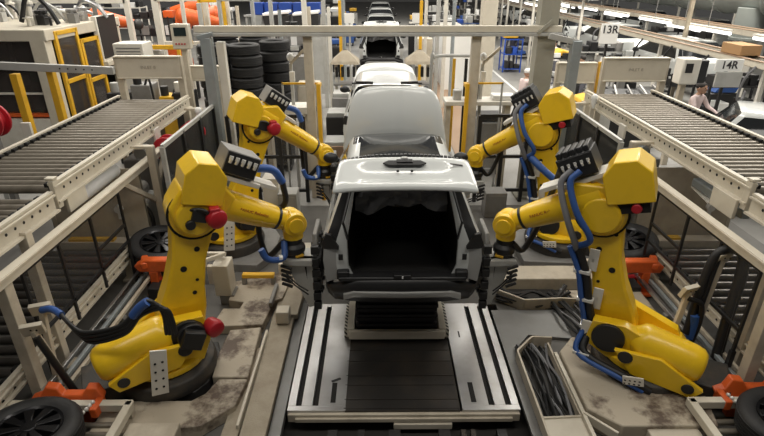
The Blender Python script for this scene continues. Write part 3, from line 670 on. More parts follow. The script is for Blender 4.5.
def gripper(t, A, w_, sx, yc, face):
    """tool at the wheel arch: triangular bracket plate + ring plate along the car side; world x of the ring plate = face"""
    inv = t.location; fl = A @ Vector((w_.x,0,w_.z-.44)); fw = fl+inv
    g = bpy.data.objects.new('gripper', None); C.objects.link(g); g.parent = t
    T = Matrix.Translation(-Vector(inv)); m = lambda: MB(T)
    fx, fy, fz = fw
    b = m(); b.prism([(fx-sx*.12,fz+.01),(face-sx*.03,fz+.01),(face-sx*.03,.52),(face-sx*.1,.50)], (0,fy-.1,0), (1,0,0), (0,0,1), (0,.06,0))
    b.prism([(fx-sx*.12,fz+.01),(face-sx*.03,fz+.01),(face-sx*.03,fz-.06),(fx-sx*.12,fz-.05)], (0,fy-.16,0), (1,0,0), (0,0,1), (0,.32,0)); b.mi = 1
    mx = (fx+face)/2+sx*.06
    b.prism([(mx-sx*.06,fz-.10),(face-sx*.10,fz-.10),(face-sx*.10,fz-.28)], (0,fy-.105,0), (1,0,0), (0,0,1), (0,.004,0))
    b.build('bracket_plate', ['lgray','void'], g, bevel=.005)
    b = m(); zc = .92
    b.prism([(yc-.30,zc-.42),(yc+.25,zc-.42),(yc+.36,zc-.2),(yc+.36,zc+.3),(yc+.2,zc+.5),(yc-.22,zc+.5),(yc-.34,zc+.3),(yc-.34,zc-.3)], (face-sx*.03,0,0), (0,1,0), (0,0,1), (sx*.05,0,0)); b.build('ring_plate', 'gray', g, bevel=.01)
    b = m()
    for a in range(12):
        an = a*math.pi/6; p = Vector((face, yc+.30*math.cos(an), zc+.38*math.sin(an))); b = m(); b.cyl(p-Vector((sx*.06,0,0)), p+Vector((sx*.05,0,0)), .032, 8); b.build('nut_runner', 'black', g)
    for z in (-.40,-.27,-.12,.05,.2,.36):
        b = m(); b.box((face+sx*.005, yc-.35, zc+z), (.09,.07,.10)); b.build('clamp_block', 'black', g, bevel=.006)
    b = m(); b.cyl((face,yc,zc),(face+sx*.05,yc,zc),.20,22); b.cyl((face+sx*.05,yc,zc),(face+sx*.09,yc,zc),.1,16); b.build('hub_adapter', 'dark', g, bevel=.006)
    b = m()
    for k in range(5): b.cyl((fx-sx*.14,fy-.16,fz-.05-.06*k),(fx-sx*.02,fy-.2,fz-.07-.06*k),.02,8)
    b.build('connector', 'black', g)
    b = m()
    for k in range(2): b.tube([(fx-sx*.12,fy-.16,fz-.1-.07*k),(fx+sx*.02,fy-.2,fz-.26-.04*k),(face-sx*.08,fy-.22,fz-.36-.05*k)], .009, 6)
    b.build('cable', 'cable', g)

t, A, w_ = robot('yellow robot at the left front, nearest left, with red motor caps and grey valve block', (-2.39,4.7), 28, -1, (.22,.74), (.53,1.98), (.655,2.30), (1.58,1.61), (1.05,2.42,.02), True)
gripper(t, A, w_, 1, 5.72, -.75)
t, A, w_ = robot('yellow robot at the right front, nearest right, with blue hoses along its arm', (2.97,4.7), 152, 1, (.36,.62), (.69,1.95), (.50,2.34), (1.68,1.57), (1.00,2.42,.02), True, False)
gripper(t, A, w_, -1, 5.72, 1.27)
t, A, w_ = robot('yellow robot at the left back, below the tyre stacks', (-2.44,7.75), 25, -1, (.18,.64), (.62,2.06), (.46,2.32), (1.68,1.45), (.93,2.42,.02), False)
gripper(t, A, w_, 1, 8.5, -.75)
t, A, w_ = robot('yellow robot at the right back, in front of the wide right column', (2.97,7.75), 155, 1, (.12,.56), (.46,1.96), (.30,2.38), (1.47,1.45), (.75,2.42,.02), False, False)
gripper(t, A, w_, -1, 8.4, 1.22)
MB(Matrix.Translation((-2.97,-7.75,-.12))).tube([(2.34,7.70,1.62),(2.52,7.55,1.46),(2.80,7.45,1.22),(2.95,7.5,.9),(3.0,7.6,.4)], .055, 9, 6).build('blue_hose', 'blue', t, smooth=60)
for x, y, lab in ((-2.44,7.75,'grey floor plinth under the left back robot'), (2.97,7.75,'grey floor plinth under the right back robot')):
    t = tag(MB().slab([(-.7,-.6),(.55,-.7),(.75,-.3),(.75,.3),(.55,.7),(-.7,.6)], -.03, .10).build('robot_plinth', 'gray', loc=(x,y,0), bevel=.01), lab, 'plinth')
for x, y, lab in ((-2.39,4.7,'dark steel plinth under the left front robot'), (2.97,4.7,'dark steel plinth under the right front robot')):
    t = tag(MB().slab([(-.62,-.42),(.40,-.36),(.50,-.2),(.50,.3),(.42,.5),(-.62,.5)], -.03, .10).build('robot_plinth', 'dark', loc=(x,y,0), bevel=.01), lab, 'plinth')

# ------------------------------------------------------------------ tyres
def tyre_mesh(R_=.44, w=.26, rim=True):
    mb = MB(); r = R_
    prof = [(-w*.36,r*.62),(-w*.47,r*.70),(-w*.5,r*.84),(-w*.44,r*.95),(-w*.36,r*.985)]
    for k in range(5): a = -w*.30+k*w*.15; prof += [(a-w*.05,r),(a+w*.03,r),(a+w*.04,r*.965),(a+w*.07,r*.965)]
    prof += [(w*.36,r*.985),(w*.44,r*.95),(w*.5,r*.84),(w*.47,r*.70),(w*.36,r*.62)]
    seg = 36; rings = [[mb.v((q*math.cos(2*math.pi*i/seg), q*math.sin(2*math.pi*i/seg), h)) for i in range(seg)] for h, q in prof]
    for a, b in zip(rings, rings[1:]):
        for i in range(seg): j = (i+1) % seg; mb.f([a[i],a[j],b[j],b[i]])
    for i in range(seg): j = (i+1) % seg; mb.f([rings[-1][i],rings[-1][j],rings[0][j],rings[0][i]])
    return mb
def wheel(label, loc, rot, group='tyres waiting on the side frames'):
    t = thing('wheel', label, 'tyre', loc, group); t.rotation_euler = rot
    tyre_mesh().build('tyre', 'rubber', t, smooth=40)
    mb = MB(); mb.lathe((0,0,-.1),(0,0,1), [(0,.26),(.02,.275),(.17,.275),(.19,.285),(.215,.28),(.20,.255),(.12,.25),(.10,.20)], 32); mb.build('rim', 'rim', t, smooth=30)
    for k in range(9):
        a = k*2*math.pi/9; u = Vector((math.cos(a),math.sin(a),0)); v = Vector((-u.y,u.x,0))
        mb = MB(); mb.prism([(.05,-.02),(.26,-.05),(.26,.05),(.05,.02)], (0,0,.06), u, v, (0,0,.045)); mb.build('spoke', 'rim', t, bevel=.006)
    mb = MB(); mb.cyl((0,0,.03),(0,0,.115),.07,18); mb.build('hub_cap', 'rim', t, bevel=.01)
    return t
wheel('black tyre on an orange clamp in the bottom left corner', (-3.22,3.55,.33), (R(-6),R(4),0))
wheel('black tyre in an orange clamp in the bottom right corner', (3.88,3.63,.33), (R(-4),R(-6),0))
wheel('black tyre behind the left front robot arm', (-3.32,7.05,.42), (R(8),R(10),0))
wheel('black tyre behind the right front robot arm, above an orange stand', (3.80,7.1,.42), (R(8),R(-10),0))

def clamp_stand(label, loc, sx):
    t = thing('tyre_stand', label, 'stand', loc)
    mb = MB(); mb.prism([(-.36,.0),(.36,.0),(.40,.10),(.26,.19),(-.26,.19),(-.42,.10)], (0,-.06,.34), (1,0,0), (0,0,1), (0,.14,0)); mb.box((-.3,.06,.45), (.1,.3,.1), (0,0,18)); mb.box((.3,.06,.45), (.1,.3,.1), (0,0,-18)); mb.build('clamp', 'orange', t, bevel=.02)
    for x in (-.16,.17):
        mb = MB(); mb.box((x,0,.17), (.12,.12,.36)); mb.box((x,-.05,.02), (.2,.2,.04)); mb.build('leg', 'orange', t, bevel=.014)
    return t
clamp_stand('orange tyre stand on two legs beside the right front robot', (3.62,6.42,.0), 1)
clamp_stand('orange tyre stand half hidden behind the left front robot', (-3.05,6.5,.0), -1)
def corner_clamp(label, loc, sx):
    t = thing('tyre_clamp', label, 'clamp', loc); t.scale = (.82,.82,.82)
    mb = MB(); mb.prism([(-.42,-.02),(.40,-.02),(.44,.08),(.36,.20),(.24,.20),(.18,.11),(-.06,.11),(-.12,.20),(-.26,.22),(-.34,.10),(-.46,.06)], (0,0,0), (1,0,0), (0,.25,1), (0,.10,.02)); mb.box((sx*.40,-.06,.02), (.09,.24,.14)); mb.build('jaw', 'orange', t, bevel=.014)
    mb = MB()
    for k in range(4): mb.ball((sx*(.36-.012*k), -.07-.055*k, .10), .026)
    mb.build('ball_stop', 'stain' if sx < 0 else 'stain', t)
    mb = MB(); mb.box((0,.02,-.16), (.5,.1,.3)); mb.build('bracket', 'orange', t, bevel=.01)
    return t
corner_clamp('orange clamp holding the tyre in the bottom left corner', (-3.14,4.02,.25), 1)
corner_clamp('orange clamp holding the tyre in the bottom right corner', (3.82,4.08,.25), -1)
def corner_frame(label, loc, sx):
    t = thing('tyre_rack', label, 'frame', loc)
    mb = MB(); mb.box((-sx*.5,.2,.30), (1.5,.08,.09)); mb.box((sx*.22,-.25,.30), (.08,.95,.09)); mb.build('top_frame', 'beige_clean', t, bevel=.008)
    mb = MB(); mb.box((sx*.5,-.3,.10), (.5,.75,.2)); mb.build('cabinet', 'beige', t, bevel=.012)
    for k in range(5): MB().cyl((-sx*1.1,-.4+k*.12,.16),(sx*.15,-.4+k*.12,.16),.03,10).build('roller', 'roller', t)
    for x in (-1.1,.2): MB().box((sx*x,.2,.10), (.07,.07,.34)).build('leg', 'beige', t)
    return t
corner_frame('beige frame with rollers under the tyre in the bottom left corner', (-2.72,3.78,-.03), 1)
corner_frame('beige frame with rollers under the tyre in the bottom right corner', (3.36,3.78,-.03), -1)
M['pane_fence'] = glass('clear_fence_sheet', (.12,.12,.12), .10, .15)
# ------------------------------------------------------------------ roller conveyors
def conveyor(label, xi, xf, y0, y1, z, pitch=.145, legs=(), endplate=True, group='raised roller conveyors', rm='roller', hr=.22, off=.295):
    sx = 1 if xi > xf else -1        # +1: left conveyor (inner side towards +x)
    xm = (xi+xf)/2; L = y1-y0; ym = (y0+y1)/2
    t = thing('roller_conveyor', label, 'conveyor', (xm,ym,z), group)
    W = abs(xi-xf)/2
    for s, nm in ((sx,'inner_rail'), (-sx,'outer_rail')):
        mb = MB(); mb.box((s*W,0,-hr/2), (.03,L,hr)); mb.box((s*(W+.0),0,.0), (.06,L,.025)); mb.box((s*(W+.025),0,-hr), (.08,L,.025)); mb.box((s*(W+.03),0,-.035), (.05,L,.02))
        mb.mi = 1; n = int(L/pitch)
        for k in range(n): 
            y = -L/2+pitch*(k+.5); 
            mb.cyl((s*(W+.014),y,-.11),(s*(W+.0185),y,-.11),.018,8); mb.box((s*(W-.07),y,-.045), (.05,.075,.08))
        mb.build(nm, ['beige_clean','void'], t)
    n = int(L/pitch); me = None
    for k in range(n):
        y = -L/2+pitch*(k+.5)
        if me is None:
            mb = MB(); mb.cyl((-W+.05,0,0),(W-.05,0,0),.052,14); o = mb.build('roller', rm, t); o.location = (0,y,-.085); me = o
        else:
            o = me.copy(); C.objects.link(o); o.parent = t; o.location = (0,y,-.085)
    if endplate:
        mb = MB(); mb.box((sx*(W+.015),-L/2+.04,-.13), (.06,.10,.34)); mb.box((sx*(W+.0),-L/2+.04,.06), (.10,.09,.03)); mb.build('end_bracket', 'beige_clean', t, bevel=.006)
    for y in legs:
        mb = MB(); mb.box((sx*(W+off),y-ym,(-z-.17-.03)/2), (.11,.10,z-.17)); mb.box((sx*(W+off),y-ym,-z+.0), (.2,.2,.04)); mb.box((sx*(W+off*.5),y-ym,-.20), (off+.1,.09,.05)); mb.build('leg', 'beige', t, bevel=.006)
        mb = MB(); mb.box((-sx*(W-.03),y-ym,(-z-.17-.03)/2), (.09,.09,z-.17)); mb.build('leg', 'beige', t, bevel=.006)
        mb = MB(); mb.box((0,y-ym,-hr-.03), (2*W-.1,.07,.06)); mb.build('cross_member', 'beige', t)
    return t
conveyor('upper roller conveyor on the left, far section reaching the white header panel', -3.76, -5.1, 5.62, 10.40, 2.0, legs=(7.68,10.1))
conveyor('upper roller conveyor on the left, near section at the left picture edge', -3.74, -5.1, 2.6, 5.56, 1.93, legs=(4.92,3.2), endplate=False, off=.03)
conveyor('upper roller conveyor on the right, far section reaching the white header panel', 4.18, 5.50, 5.40, 10.62, 2.05, legs=(7.68,10.3))
conveyor('upper roller conveyor on the right, near section at the right picture edge', 4.16, 5.50, 2.6, 5.34, 1.98, legs=(4.75,3.2), endplate=False, off=.03)

def header(label, x0, x1, y, z0, z1, body, posts=True, down=2.0):
    t = thing('header_panel', label, 'panel', ((x0+x1)/2,y,z0), 'header panels of the conveyors')
    W = x1-x0; h = z1-z0
    mb = MB(); mb.box((0,0,h/2), (W,.10,h)); mb.box((0,-.01,h), (W+.04,.14,.03)); mb.box((0,-.01,.0), (W+.02,.13,.03)); mb.build('cover', 'beige_clean', t, bevel=.008)
    if posts:
        for s in (-1, 1):
            mb = MB(); mb.box((s*(W/2-.02),.02,(h-z0-.03)/2-.0), (.12,.12,h+z0+.03)); mb.build('post', 'beige', t, bevel=.006)
    text('lettering', body, .085, 'ink_gray', t, axes((0,-.053,h*.5), (1,0,0), (0,0,1)))
    return t
header('beige header panel with posts across the end of the left upper conveyor', -5.06, -3.84, 10.5, 2.33, 2.73, 'INLET B')
header('beige header panel with posts across the end of the right upper conveyor', 4.50, 5.74, 10.72, 2.22, 2.66, 'INLET B')
header('second beige panel seen behind the left header panel, beside the grey corner post', -4.30, -3.55, 11.95, 2.02, 2.32, '', True)
header('second beige panel seen behind the slanted grey post, with yellow edge', 3.78, 4.55, 11.3, 2.08, 2.48, '', True)
tag(MB().box((0,0,-.26), (.12,.1,2.52)).build('yellow_post', 'yellow2', loc=(4.68,11.3,1.5), bevel=.01), 'short yellow post at the edge of the second panel, right of the slanted post', 'post')

# lower beam of the conveyor stand with legs, braces and hanging plates
def stand(label, x, y0, y1, sx, z=1.55):
    t = thing('conveyor_stand', label, 'stand', (x,(y0+y1)/2,0)); ym = (y0+y1)/2
    mb = MB(); mb.beam((0,y0-ym,z),(0,y1-ym,z),.10,.11); mb.build('long_beam', 'beige_clean', t, bevel=.006)
    mb = MB(); mb.beam((sx*.055,y0-ym,z+.03),(sx*.055,y1-ym,z+.03),.02,.03); mb.build('edge_strip', 'beige', t)
    for y in (y1-.15,): mb = MB(); mb.box((0,y-ym,z/2), (.10,.10,z)); mb.build('leg', 'beige', t, bevel=.006)
    mb = MB(); mb.box((-sx*.02,4.3-ym,z/2-.02), (.11,.12,z)); mb.build('leg', 'beige', t, bevel=.006)
    for y, d in ((7.68,.75),(7.68,-.8)):
        mb = MB(); mb.beam((sx*.06,y-ym,z-.62),(-sx*.0,y+d-ym,z-.04),.06,.07); mb.build('brace', 'beige', t, bevel=.004)
    return t
stand('long beige beam of the conveyor stand on the left, above the left robots', -3.58, 3.4, 10.8, 1)
stand('long beige beam of the conveyor stand on the right, above the right robots', 3.86, 3.2, 10.9, -1)
def hung(label, x, y, z, sy, sz, m='beige_clean'):
    return tag(MB().box((0,0,0), (.04,sy,sz)).build('cover_plate', m, loc=(x,y,z), bevel=.006), label, 'plate')
hung('beige cover plate hanging under the left upper conveyor near its joint', -3.72, 5.98, 1.68, .42, .2)
hung('beige cover plate hanging under the right upper conveyor near its joint', 4.11, 5.72, 1.72, .46, .24)
hung('small white plate hanging under the far part of the left upper conveyor', -3.7, 8.55, 1.75, .22, .22, 'white_metal')
hung('small white plate hanging under the far part of the right upper conveyor', 4.1, 8.6, 1.78, .22, .22, 'white_metal')
t = thing('lamp_bar', 'bright white tube cover under the left upper conveyor', 'lamp', (-3.98,6.95,1.50))
mb = MB(); mb.lathe((0,-.58,0),(0,.58,0), [(0,.05),(.03,.10),(1.1,.10),(1.16,.05)], 16); mb.build('cover', 'white', t); MB().box((0,0,.12), (.05,1.0,.06)).build('holder', 'gray', t)
t = thing('guide_bar', 'shiny blue grey bar under the right upper conveyor', 'bar', (4.38,6.2,1.58))
mb = MB(); mb.beam((0,-.55,0),(0,.55,0),.12,.12); mb.build('bar', 'bluegray', t, bevel=.02); mb = MB(); mb.prism([(-.3,-.1),(.3,0),(-.3,.1)], (-.02,.3,-.1), (0,1,0), (1,0,0), (0,0,.02)); mb.build('bracket', 'white_metal', t)

# lower conveyors
def low(label, xi, xf, y0, y1, z, tailed):
    t = conveyor(label, xi, xf, y0, y1, z, pitch=.185, legs=(y0+.4,y1-.3), endplate=False, group='lower roller conveyors', rm='roller_dark', hr=.13, off=.0)
    sx = 1 if xi > xf else -1
    return t
low('lower dark roller conveyor on the left, behind the black fence', -3.74, -5.05, 3.5, 7.15, .46, 1)
low('lower dark roller conveyor on the right, behind the black fence', 4.14, 5.45, 3.5, 7.15, .46, 1)
for x, lab in ((-4.35,'green and yellow edged strip at the end of the left lower conveyor'), (4.8,'green and yellow edged strip at the end of the right lower conveyor')):
    t = thing('end_strip', lab, 'strip', (x,7.3,.38)); MB().box((0,0,-.02), (1.3,.2,.12)).build('plate', 'beige', t, bevel=.006); MB().box((-.1 if x < 0 else -.2,-.02,.06), (.7 if x < 0 else .2,.1,.04)).build('marker', 'yellow2', t)
    MB().box((0,.0,-.24), (1.2,.12,.34)).build('foot', 'beige', t)
for x, lab in ((-4.4,'beige guard sheet behind the left lower conveyor'), (4.85,'beige guard sheet behind the right lower conveyor')):
    t = thing('guard_sheet', lab, 'panel', (x,7.55,0)); MB().box((0,0,.75), (1.5,.03,1.5)).build('sheet', 'beige', t, bevel=.004)
    mb = MB(); mb.cyl((.35,-.02,.86),(.35,-.10,.86),.06,12); mb.box((.35,-.05,.76),(.05,.05,.14)); mb.build('sensor', 'white', t)
    for s in (-.72,.72): MB().box((s,.0,.74), (.06,.06,1.52)).build('post', 'beige', t)
for x, lab in ((-3.42,'steel guide rails on the floor left of the left front robot'), (3.84,'steel guide rails on the floor right of the right front robot')):
    t = thing('guide_rails', lab, 'rails', (x,5.6,.1))
    for dx, m in ((-.1,'steel'),(.02,'bluegray'),(.12,'beige')): MB().box((dx,0,.12), (.045,3.0,.05)).build('rail', m, t, bevel=.005)
    for y in (-1.3,0,1.3): MB().box((0,y,-.02), (.3,.08,.22)).build('support', 'gray', t)
for sx, x, lab in ((1,-3.0,'beige cross frame beside the left orange tyre stand'), (-1,3.45,'beige cross frame beside the right orange tyre stand')):
    t = thing('cross_stand', lab, 'frame', (x,6.75,0)); MB().box((-sx*.1,0,.30), (1.1,.09,.09)).build('beam', 'beige', t, bevel=.006)
    for dx in (-.5,.3): MB().box((sx*dx*-1,0,.12), (.08,.08,.30)).build('leg', 'beige', t)
    MB().box((sx*.0,-.35,.08), (.5,.3,.2)).build('clutter_box', 'dark', t, bevel=.01); MB().cyl((-sx*.3,-.2,.16),(sx*.2,-.25,.16),.05,10).build('red_bar', 'red', t)

# black fences under the beams
def fence(label, x, sx):
    t = thing('guard_fence', label, 'fence', (x,5.6,0))
    ys = (4.55,5.2,5.9,6.68)
    for y in ys: MB().box((0,y-5.6,.97), (.03,.03,1.06)).build('post', 'black', t)
    mb = MB(); mb.beam((0,-1.05,.72),(0,1.08,.72),.03,.035); mb.beam((0,-1.05,1.47),(0,1.08,1.47),.035,.04); mb.build('rail', 'black', t)
    mb = MB(); mb.beam((0,.32,.98),(0,1.08,.98),.03,.035); mb.build('rail', 'black', t)
    MB().box((0,0,1.1), (.008,2.1,.72)).build('clear_panel', 'pane_fence', t)
    for y in (4.55,6.68): MB().box((0,y-5.6,.22), (.05,.05,.48)).build('foot_post', 'black', t)
    return t
fence('black framed clear guard fence under the left stand beam', -3.58, 1)
fence('black framed clear guard fence under the right stand beam', 3.86, -1)
def mesh_fence(label, x, y0, y1, z0, z1, n):
    t = thing('guard_fence', label, 'fence', (x,(y0+y1)/2,0)); L = y1-y0
    for k in range(n+1): MB().box((0,-L/2+L*k/n,z1/2), (.06,.06,z1)).build('post', 'black' if k else 'lgray', t)
    for z in (z0,z1): MB().beam((0,-L/2,z),(0,L/2,z),.05,.06).build('rail', 'lgray' if z == z1 else 'black', t)
    for k in range(n): MB().box((0,-L/2+L*(k+.5)/n,(z0+z1)/2), (.008,L/n-.05,z1-z0-.05)).build('panel', 'mesh_dark', t)
    return t
mesh_fence('dark smoked panel fence beside the left back robot', -3.12, 7.3, 9.85, .5, 1.92, 3)
mesh_fence('dark smoked panel fence beside the right back robot', 3.55, 7.4, 9.9, .5, 1.95, 3)
def front_fence(label, x0, x1, y, z1, n, dark=True):
    t = thing('guard_fence', label, 'fence', ((x0+x1)/2,y,0)); L = x1-x0
    for k in range(n+1): MB().box((-L/2+L*k/n,0,z1/2), (.07,.06,z1)).build('post', 'black', t)
    for z in (.25,.95,z1): MB().beam((-L/2,0,z),(L/2,0,z),.05,.06).build('rail', 'black', t)
    for k in range(n): MB().box((-L/2+L*(k+.5)/n,0,z1/2+.1), (L/n-.06,.008,z1-.3)).build('panel', 'pane_fence', t)
    return t
front_fence('black framed glass fence behind the left back robot', -2.85, -1.42, 9.75, 1.75, 3)
front_fence('black framed glass fence left of the right back robot', 1.92, 3.3, 9.75, 1.75, 3)

# poles with cables beside the robots
def pole(label, p0, p1, head, hs):
    t = thing('cable_pole', label, 'pole', p0); v = Vector(p1)-Vector(p0)
    mb = MB(); mb.beam((0,0,0),v,.06,.05); mb.box((0,0,.02), (.16,.16,.04)); mb.build('pole', 'beige', t, bevel=.005)
    mb = MB(); mb.box(v+Vector((0,0,.02)), (.20,.05,.15), (20,0,20)); mb.mi = 1
    for a in (-.06,0,.06): mb.cyl(v+Vector((a,-.03,.03)), v+Vector((a,-.036,.03)), .012, 8)
    mb.build('bracket', ['beige_clean','void'], t, bevel=.004)
    for i, h in enumerate(hs): MB().tube([Vector(q)-Vector(p0) for q in h[1]], h[2], 8, 6).build('hose' if h[0] != 'blue' else 'blue_hose', h[0], t, smooth=60)
    return t
pole('beige pole with black hoses sagging to the left front robot', (-3.52,4.45,-.03), (-3.50,4.55,1.02), 0,
     [('blue', [(-3.46,4.5,1.06),(-3.33,4.46,1.10),(-3.17,4.36,1.10)], .036)]+[('cable', [(-3.2+.01*q,4.38,1.10-.02*q),(-3.0+.02*q,4.2,1.10-.04*q),(-2.81+.02*q,4.1,1.08-.04*q),(-2.45+.01*q,4.08,1.17-.03*q),(-2.24,4.08,1.37-.03*q),(-2.12+.02*q,4.08,1.45-.03*q),(-2.03+.02*q,4.10,1.31),(-2.06+.03*q,4.15,1.02)], .021) for q in range(4)]+[('blue', [(-2.30,4.07,1.29),(-2.22,4.07,1.38),(-2.13,4.07,1.45)], .045)])
pole('second slim beige pole with a black hose, left of the left front robot', (-3.2,4.3,-.03), (-3.46,4.3,.95), 0, [('cable', [(-3.42,4.26,.9),(-3.3,4.26,.5),(-3.16,4.26,.05)], .035)])
pole('beige pole with thick black hoses right of the right front robot', (3.72,5.05,-.03), (3.86,5.12,1.28), 0,
     [('cable', [(3.62,5.0,.35),(3.66,5.05,.85),(3.74,5.1,1.28),(3.86,5.1,1.42),(4.02,5.06,1.36),(4.02,5.0,1.1),(3.95,4.9,.7),(3.86,4.75,.1)], .05), ('cable', [(3.66,5.0,.30),(3.72,5.05,.8),(3.82,5.12,1.36),(3.98,5.08,1.42),(4.06,5.0,1.2),(3.99,4.9,.6),(3.9,4.75,.05)], .04)])
pole('short beige pole with a perforated plate and blue hose behind the right front robot', (3.42,5.0,-.03), (3.5,5.0,.92), 0,
     [('blue', [(3.66,4.98,.3),(3.66,4.98,.5),(3.64,4.98,.62)], .05), ('cable', [(3.5,4.96,.86),(3.66,4.96,.78),(3.7,4.96,.5),(3.66,4.96,.1)], .03)])

# grey cabinet and plate behind the left front robot, control boxes
t = thing('junction_cabinet', 'beige grey junction cabinet right of the left front robot arm', 'cabinet', (-2.12,6.3,.0))
mb = MB(); mb.box((-.04,0,.36), (.22,.28,.48)); mb.build('body', 'beige_clean', t, bevel=.012); MB().box((0,0,.05), (.2,.24,.14)).build('stand', 'gray', t)
mb = MB(); mb.beam((-.18,-.6,.9),(-.02,.1,.66),.05,.05); mb.beam((-.36,-.6,.9),(-.18,-.6,.9),.05,.05); mb.beam((-.36,.1,.66),(-.02,.1,.66),.05,.05); mb.build('top_frame', 'beige_clean', t, bevel=.004)
for x, y, lab in ((-1.22,7.35,'beige floor box between the left robots and the car'), (1.55,7.3,'beige floor box between the right robots and the car'), (-1.25,5.68,'small cream box on the left floor strip beside the front wheel tool')):
    t = tag(MB().box((0,0,.1 if y > 6 else .12), (.35,.5,.25) if y > 6 else (.17,.17,.18)).build('floor_box', 'beige_clean', loc=(x,y,-.02 if y > 6 else .03), bevel=.012), lab, 'box')
t = thing('step_plate', 'cream sloped cover plate on the floor left of the car', 'plate', (-1.2,6.4,.02)); MB().slab([(-.16,-.65),(.12,-.65),(.16,.6),(-.04,.75)], 0, .08).build('plate', 'cream', t, bevel=.01)
# ------------------------------------------------------------------ tyre stacks
tm = None
cols = [(-4.05+dx, y, n, nm) for dx, y, n, nm in ((0,13.4,10,'front left'),(.79,13.4,10,'front middle'),(1.36,14.2,10,'right rear'),(.02,14.35,11,'rear left'),(.68,14.9,11,'rear middle'))]
where = {'front left':'front tyre stack beside the grey corner post','front middle':'front tyre stack nearer the line','right rear':'tyre stack set back on the line side','rear left':'back tyre stack behind the front ones, post side','rear middle':'back tyre stack behind the front ones, line side'}
ordn = ['top','second from top','third from top','fourth from top','fifth from top','sixth from top','seventh from top','eighth from top','ninth from top','tenth from top','lowest']
for x, y, n, nm in cols:
    for k in range(n):
        lab = 'black tyre, %s of the %s' % (ordn[n-1-k], where[nm])
        loc = (x+random.uniform(-.03,.03), y+random.uniform(-.03,.03), .14+.262*k)
        if tm is None: tm = tyre_mesh(.39, .25).build('tyre', 'rubber', loc=loc, smooth=40)
        else:
            o = tm.copy(); C.objects.link(o); o.location = loc; tm2 = o
        cur = tm if k == 0 and (x, y, n, nm) == cols[0] else o
        cur.rotation_euler = (0,0,random.uniform(0,3))
        tag(cur, lab, 'tyre', 'stacked tyres')

# ------------------------------------------------------------------ machine with yellow doors (upper left)
t = thing('machine_enclosure', 'beige machine enclosure with dark windows and yellow framed doors, upper left', 'machine', (-9.5,14.8,0))
mb = MB(); mb.box((0,.05,2.86), (3.5,3.9,.26)); mb.build('roof', 'beige_clean', t, bevel=.02)
for q in ((1.52,-1.75),(-1.6,-1.75),(1.6,1.75),(-1.6,1.75)): MB().box((*q,1.4), (.36 if q[0] == 1.52 else .3,.3,2.8)).build('corner_post', 'beige_clean', t, bevel=.015)
mb = MB(); mb.box((0,-1.78,2.14), (2.9,.12,.10)); mb.box((0,-1.78,1.5), (2.9,.06,.05)); mb.box((0,-1.80,.45), (2.9,.14,.9)); mb.build('front_rail', 'white_metal', t, bevel=.01)
MB().box((.2,-1.82,.98), (2.5,.14,.07)).build('orange_edge', 'orange', t)
MB().box((0,-1.70,1.8), (2.9,.02,1.9)).build('front_window', 'smoke', t)
mb = MB(); mb.box((0,1.7,1.4), (2.9,.06,2.8)); mb.box((-1.6,0,1.4), (.06,3.2,2.8)); mb.box((0,0,.1), (3.0,3.2,.2)); mb.build('back_panel', 'dark', t)
random.seed(12)
for k in range(9):
    x, y, z = random.uniform(-1.2,1.2), random.uniform(-1.2,1.0), random.uniform(.4,2.2)
    mb = MB(); mb.box((x,y,z/2+.2), (random.uniform(.2,.6),random.uniform(.2,.5),z)); mb.build('inner_unit', random.choice(('dark','gray','green','dark','red','black')), t, bevel=.02)
for y0, y1, zt in ((-1.5,-.55,2.92),(-.4,.45,2.62)):
    mb = MB()
    for y in (y0,y1): mb.box((1.74,y,(zt+.3)/2), (.08,.10,zt-.3))
    for z in (zt-.05,1.72 if y0 < -1 else 1.55,.35): mb.box((1.74,(y0+y1)/2,z), (.08,y1-y0,.10))
    d = mb.build('door_frame', 'yellow2', t, bevel=.008)
    MB().box((1.73,(y0+y1)/2,(zt+.3)/2), (.015,y1-y0,zt-.4)).build('door_window', 'smoke', d)
mb = MB(); mb.box((1.74,1.05,2.50), (.14,1.15,1.22)); sc = mb.build('board_frame', 'white_metal', t, bevel=.015); MB().box((1.82,1.05,2.54), (.02,1.05,1.1)).build('board', 'dark', sc)
MB().box((1.82,1.05,1.86), (.2,1.2,.14)).build('board_ledge', 'beige_clean', t, bevel=.02)
random.seed(21)
t = thing('pipe_manifold', 'tangle of grey pipes, valves and cables on the machine roof, upper left', 'pipes', (-9.3,14.8,2.99))
for k in range(44):
    x, y = random.uniform(-2.2,1.5), random.uniform(-1.2,1.4); h = random.uniform(.15,.8)
    c = random.random(); mb = MB()
    if c < .35: mb.cyl((x,y,0),(x,y,h),random.uniform(.03,.09),10); mb.cyl((x,y,h*.8),(x,y,h*.9),.12,10); nm = 'pipe'
    elif c < .65: mb.tube([(x,y,.1),(x+.3,y+.05,h),(x+.7,y,.5*h+.1),(x+.9,y,.05)],random.uniform(.025,.06),8); nm = 'hose'
    else: mb.box((x,y,.12),(.2,.2,.24)); mb.cyl((x,y,.2),(x,y,.34),.07,10); mb.cyl((x-.14,y,.3),(x+.14,y,.3),.05,8); nm = 'valve'
    mb.build(nm, random.choice(('steel','lgray','white_metal','black','gray','white','steel')), t, bevel=.006)
for sx_, x, lab in ((0,-9.6,'white'),):
    pass
def post(name, label, x, y, h, w, m, group=None, z0=-.02):
    return tag(MB().box((0,0,h/2), (w,w,h)).build(name, m, loc=(x,y,z0), bevel=.008), label, 'post', group)
post('yellow_post', 'yellow guard post standing left of the yellow doors, by the red reel', -6.48, 9.6, 2.58, .13, 'yellow2')
post('yellow_post', 'yellow guard post just left of the yellow doors', -5.86, 9.65, 2.66, .12, 'yellow2')
t = thing('cross_bar', 'grey perforated bar running from the left edge to the header panel', 'bar', (-5.9,9.55,2.62)); MB().beam((-1.5,0,.12),(1.22,0,.0),.08,.13).build('bar', 'lgray', t, bevel=.006)
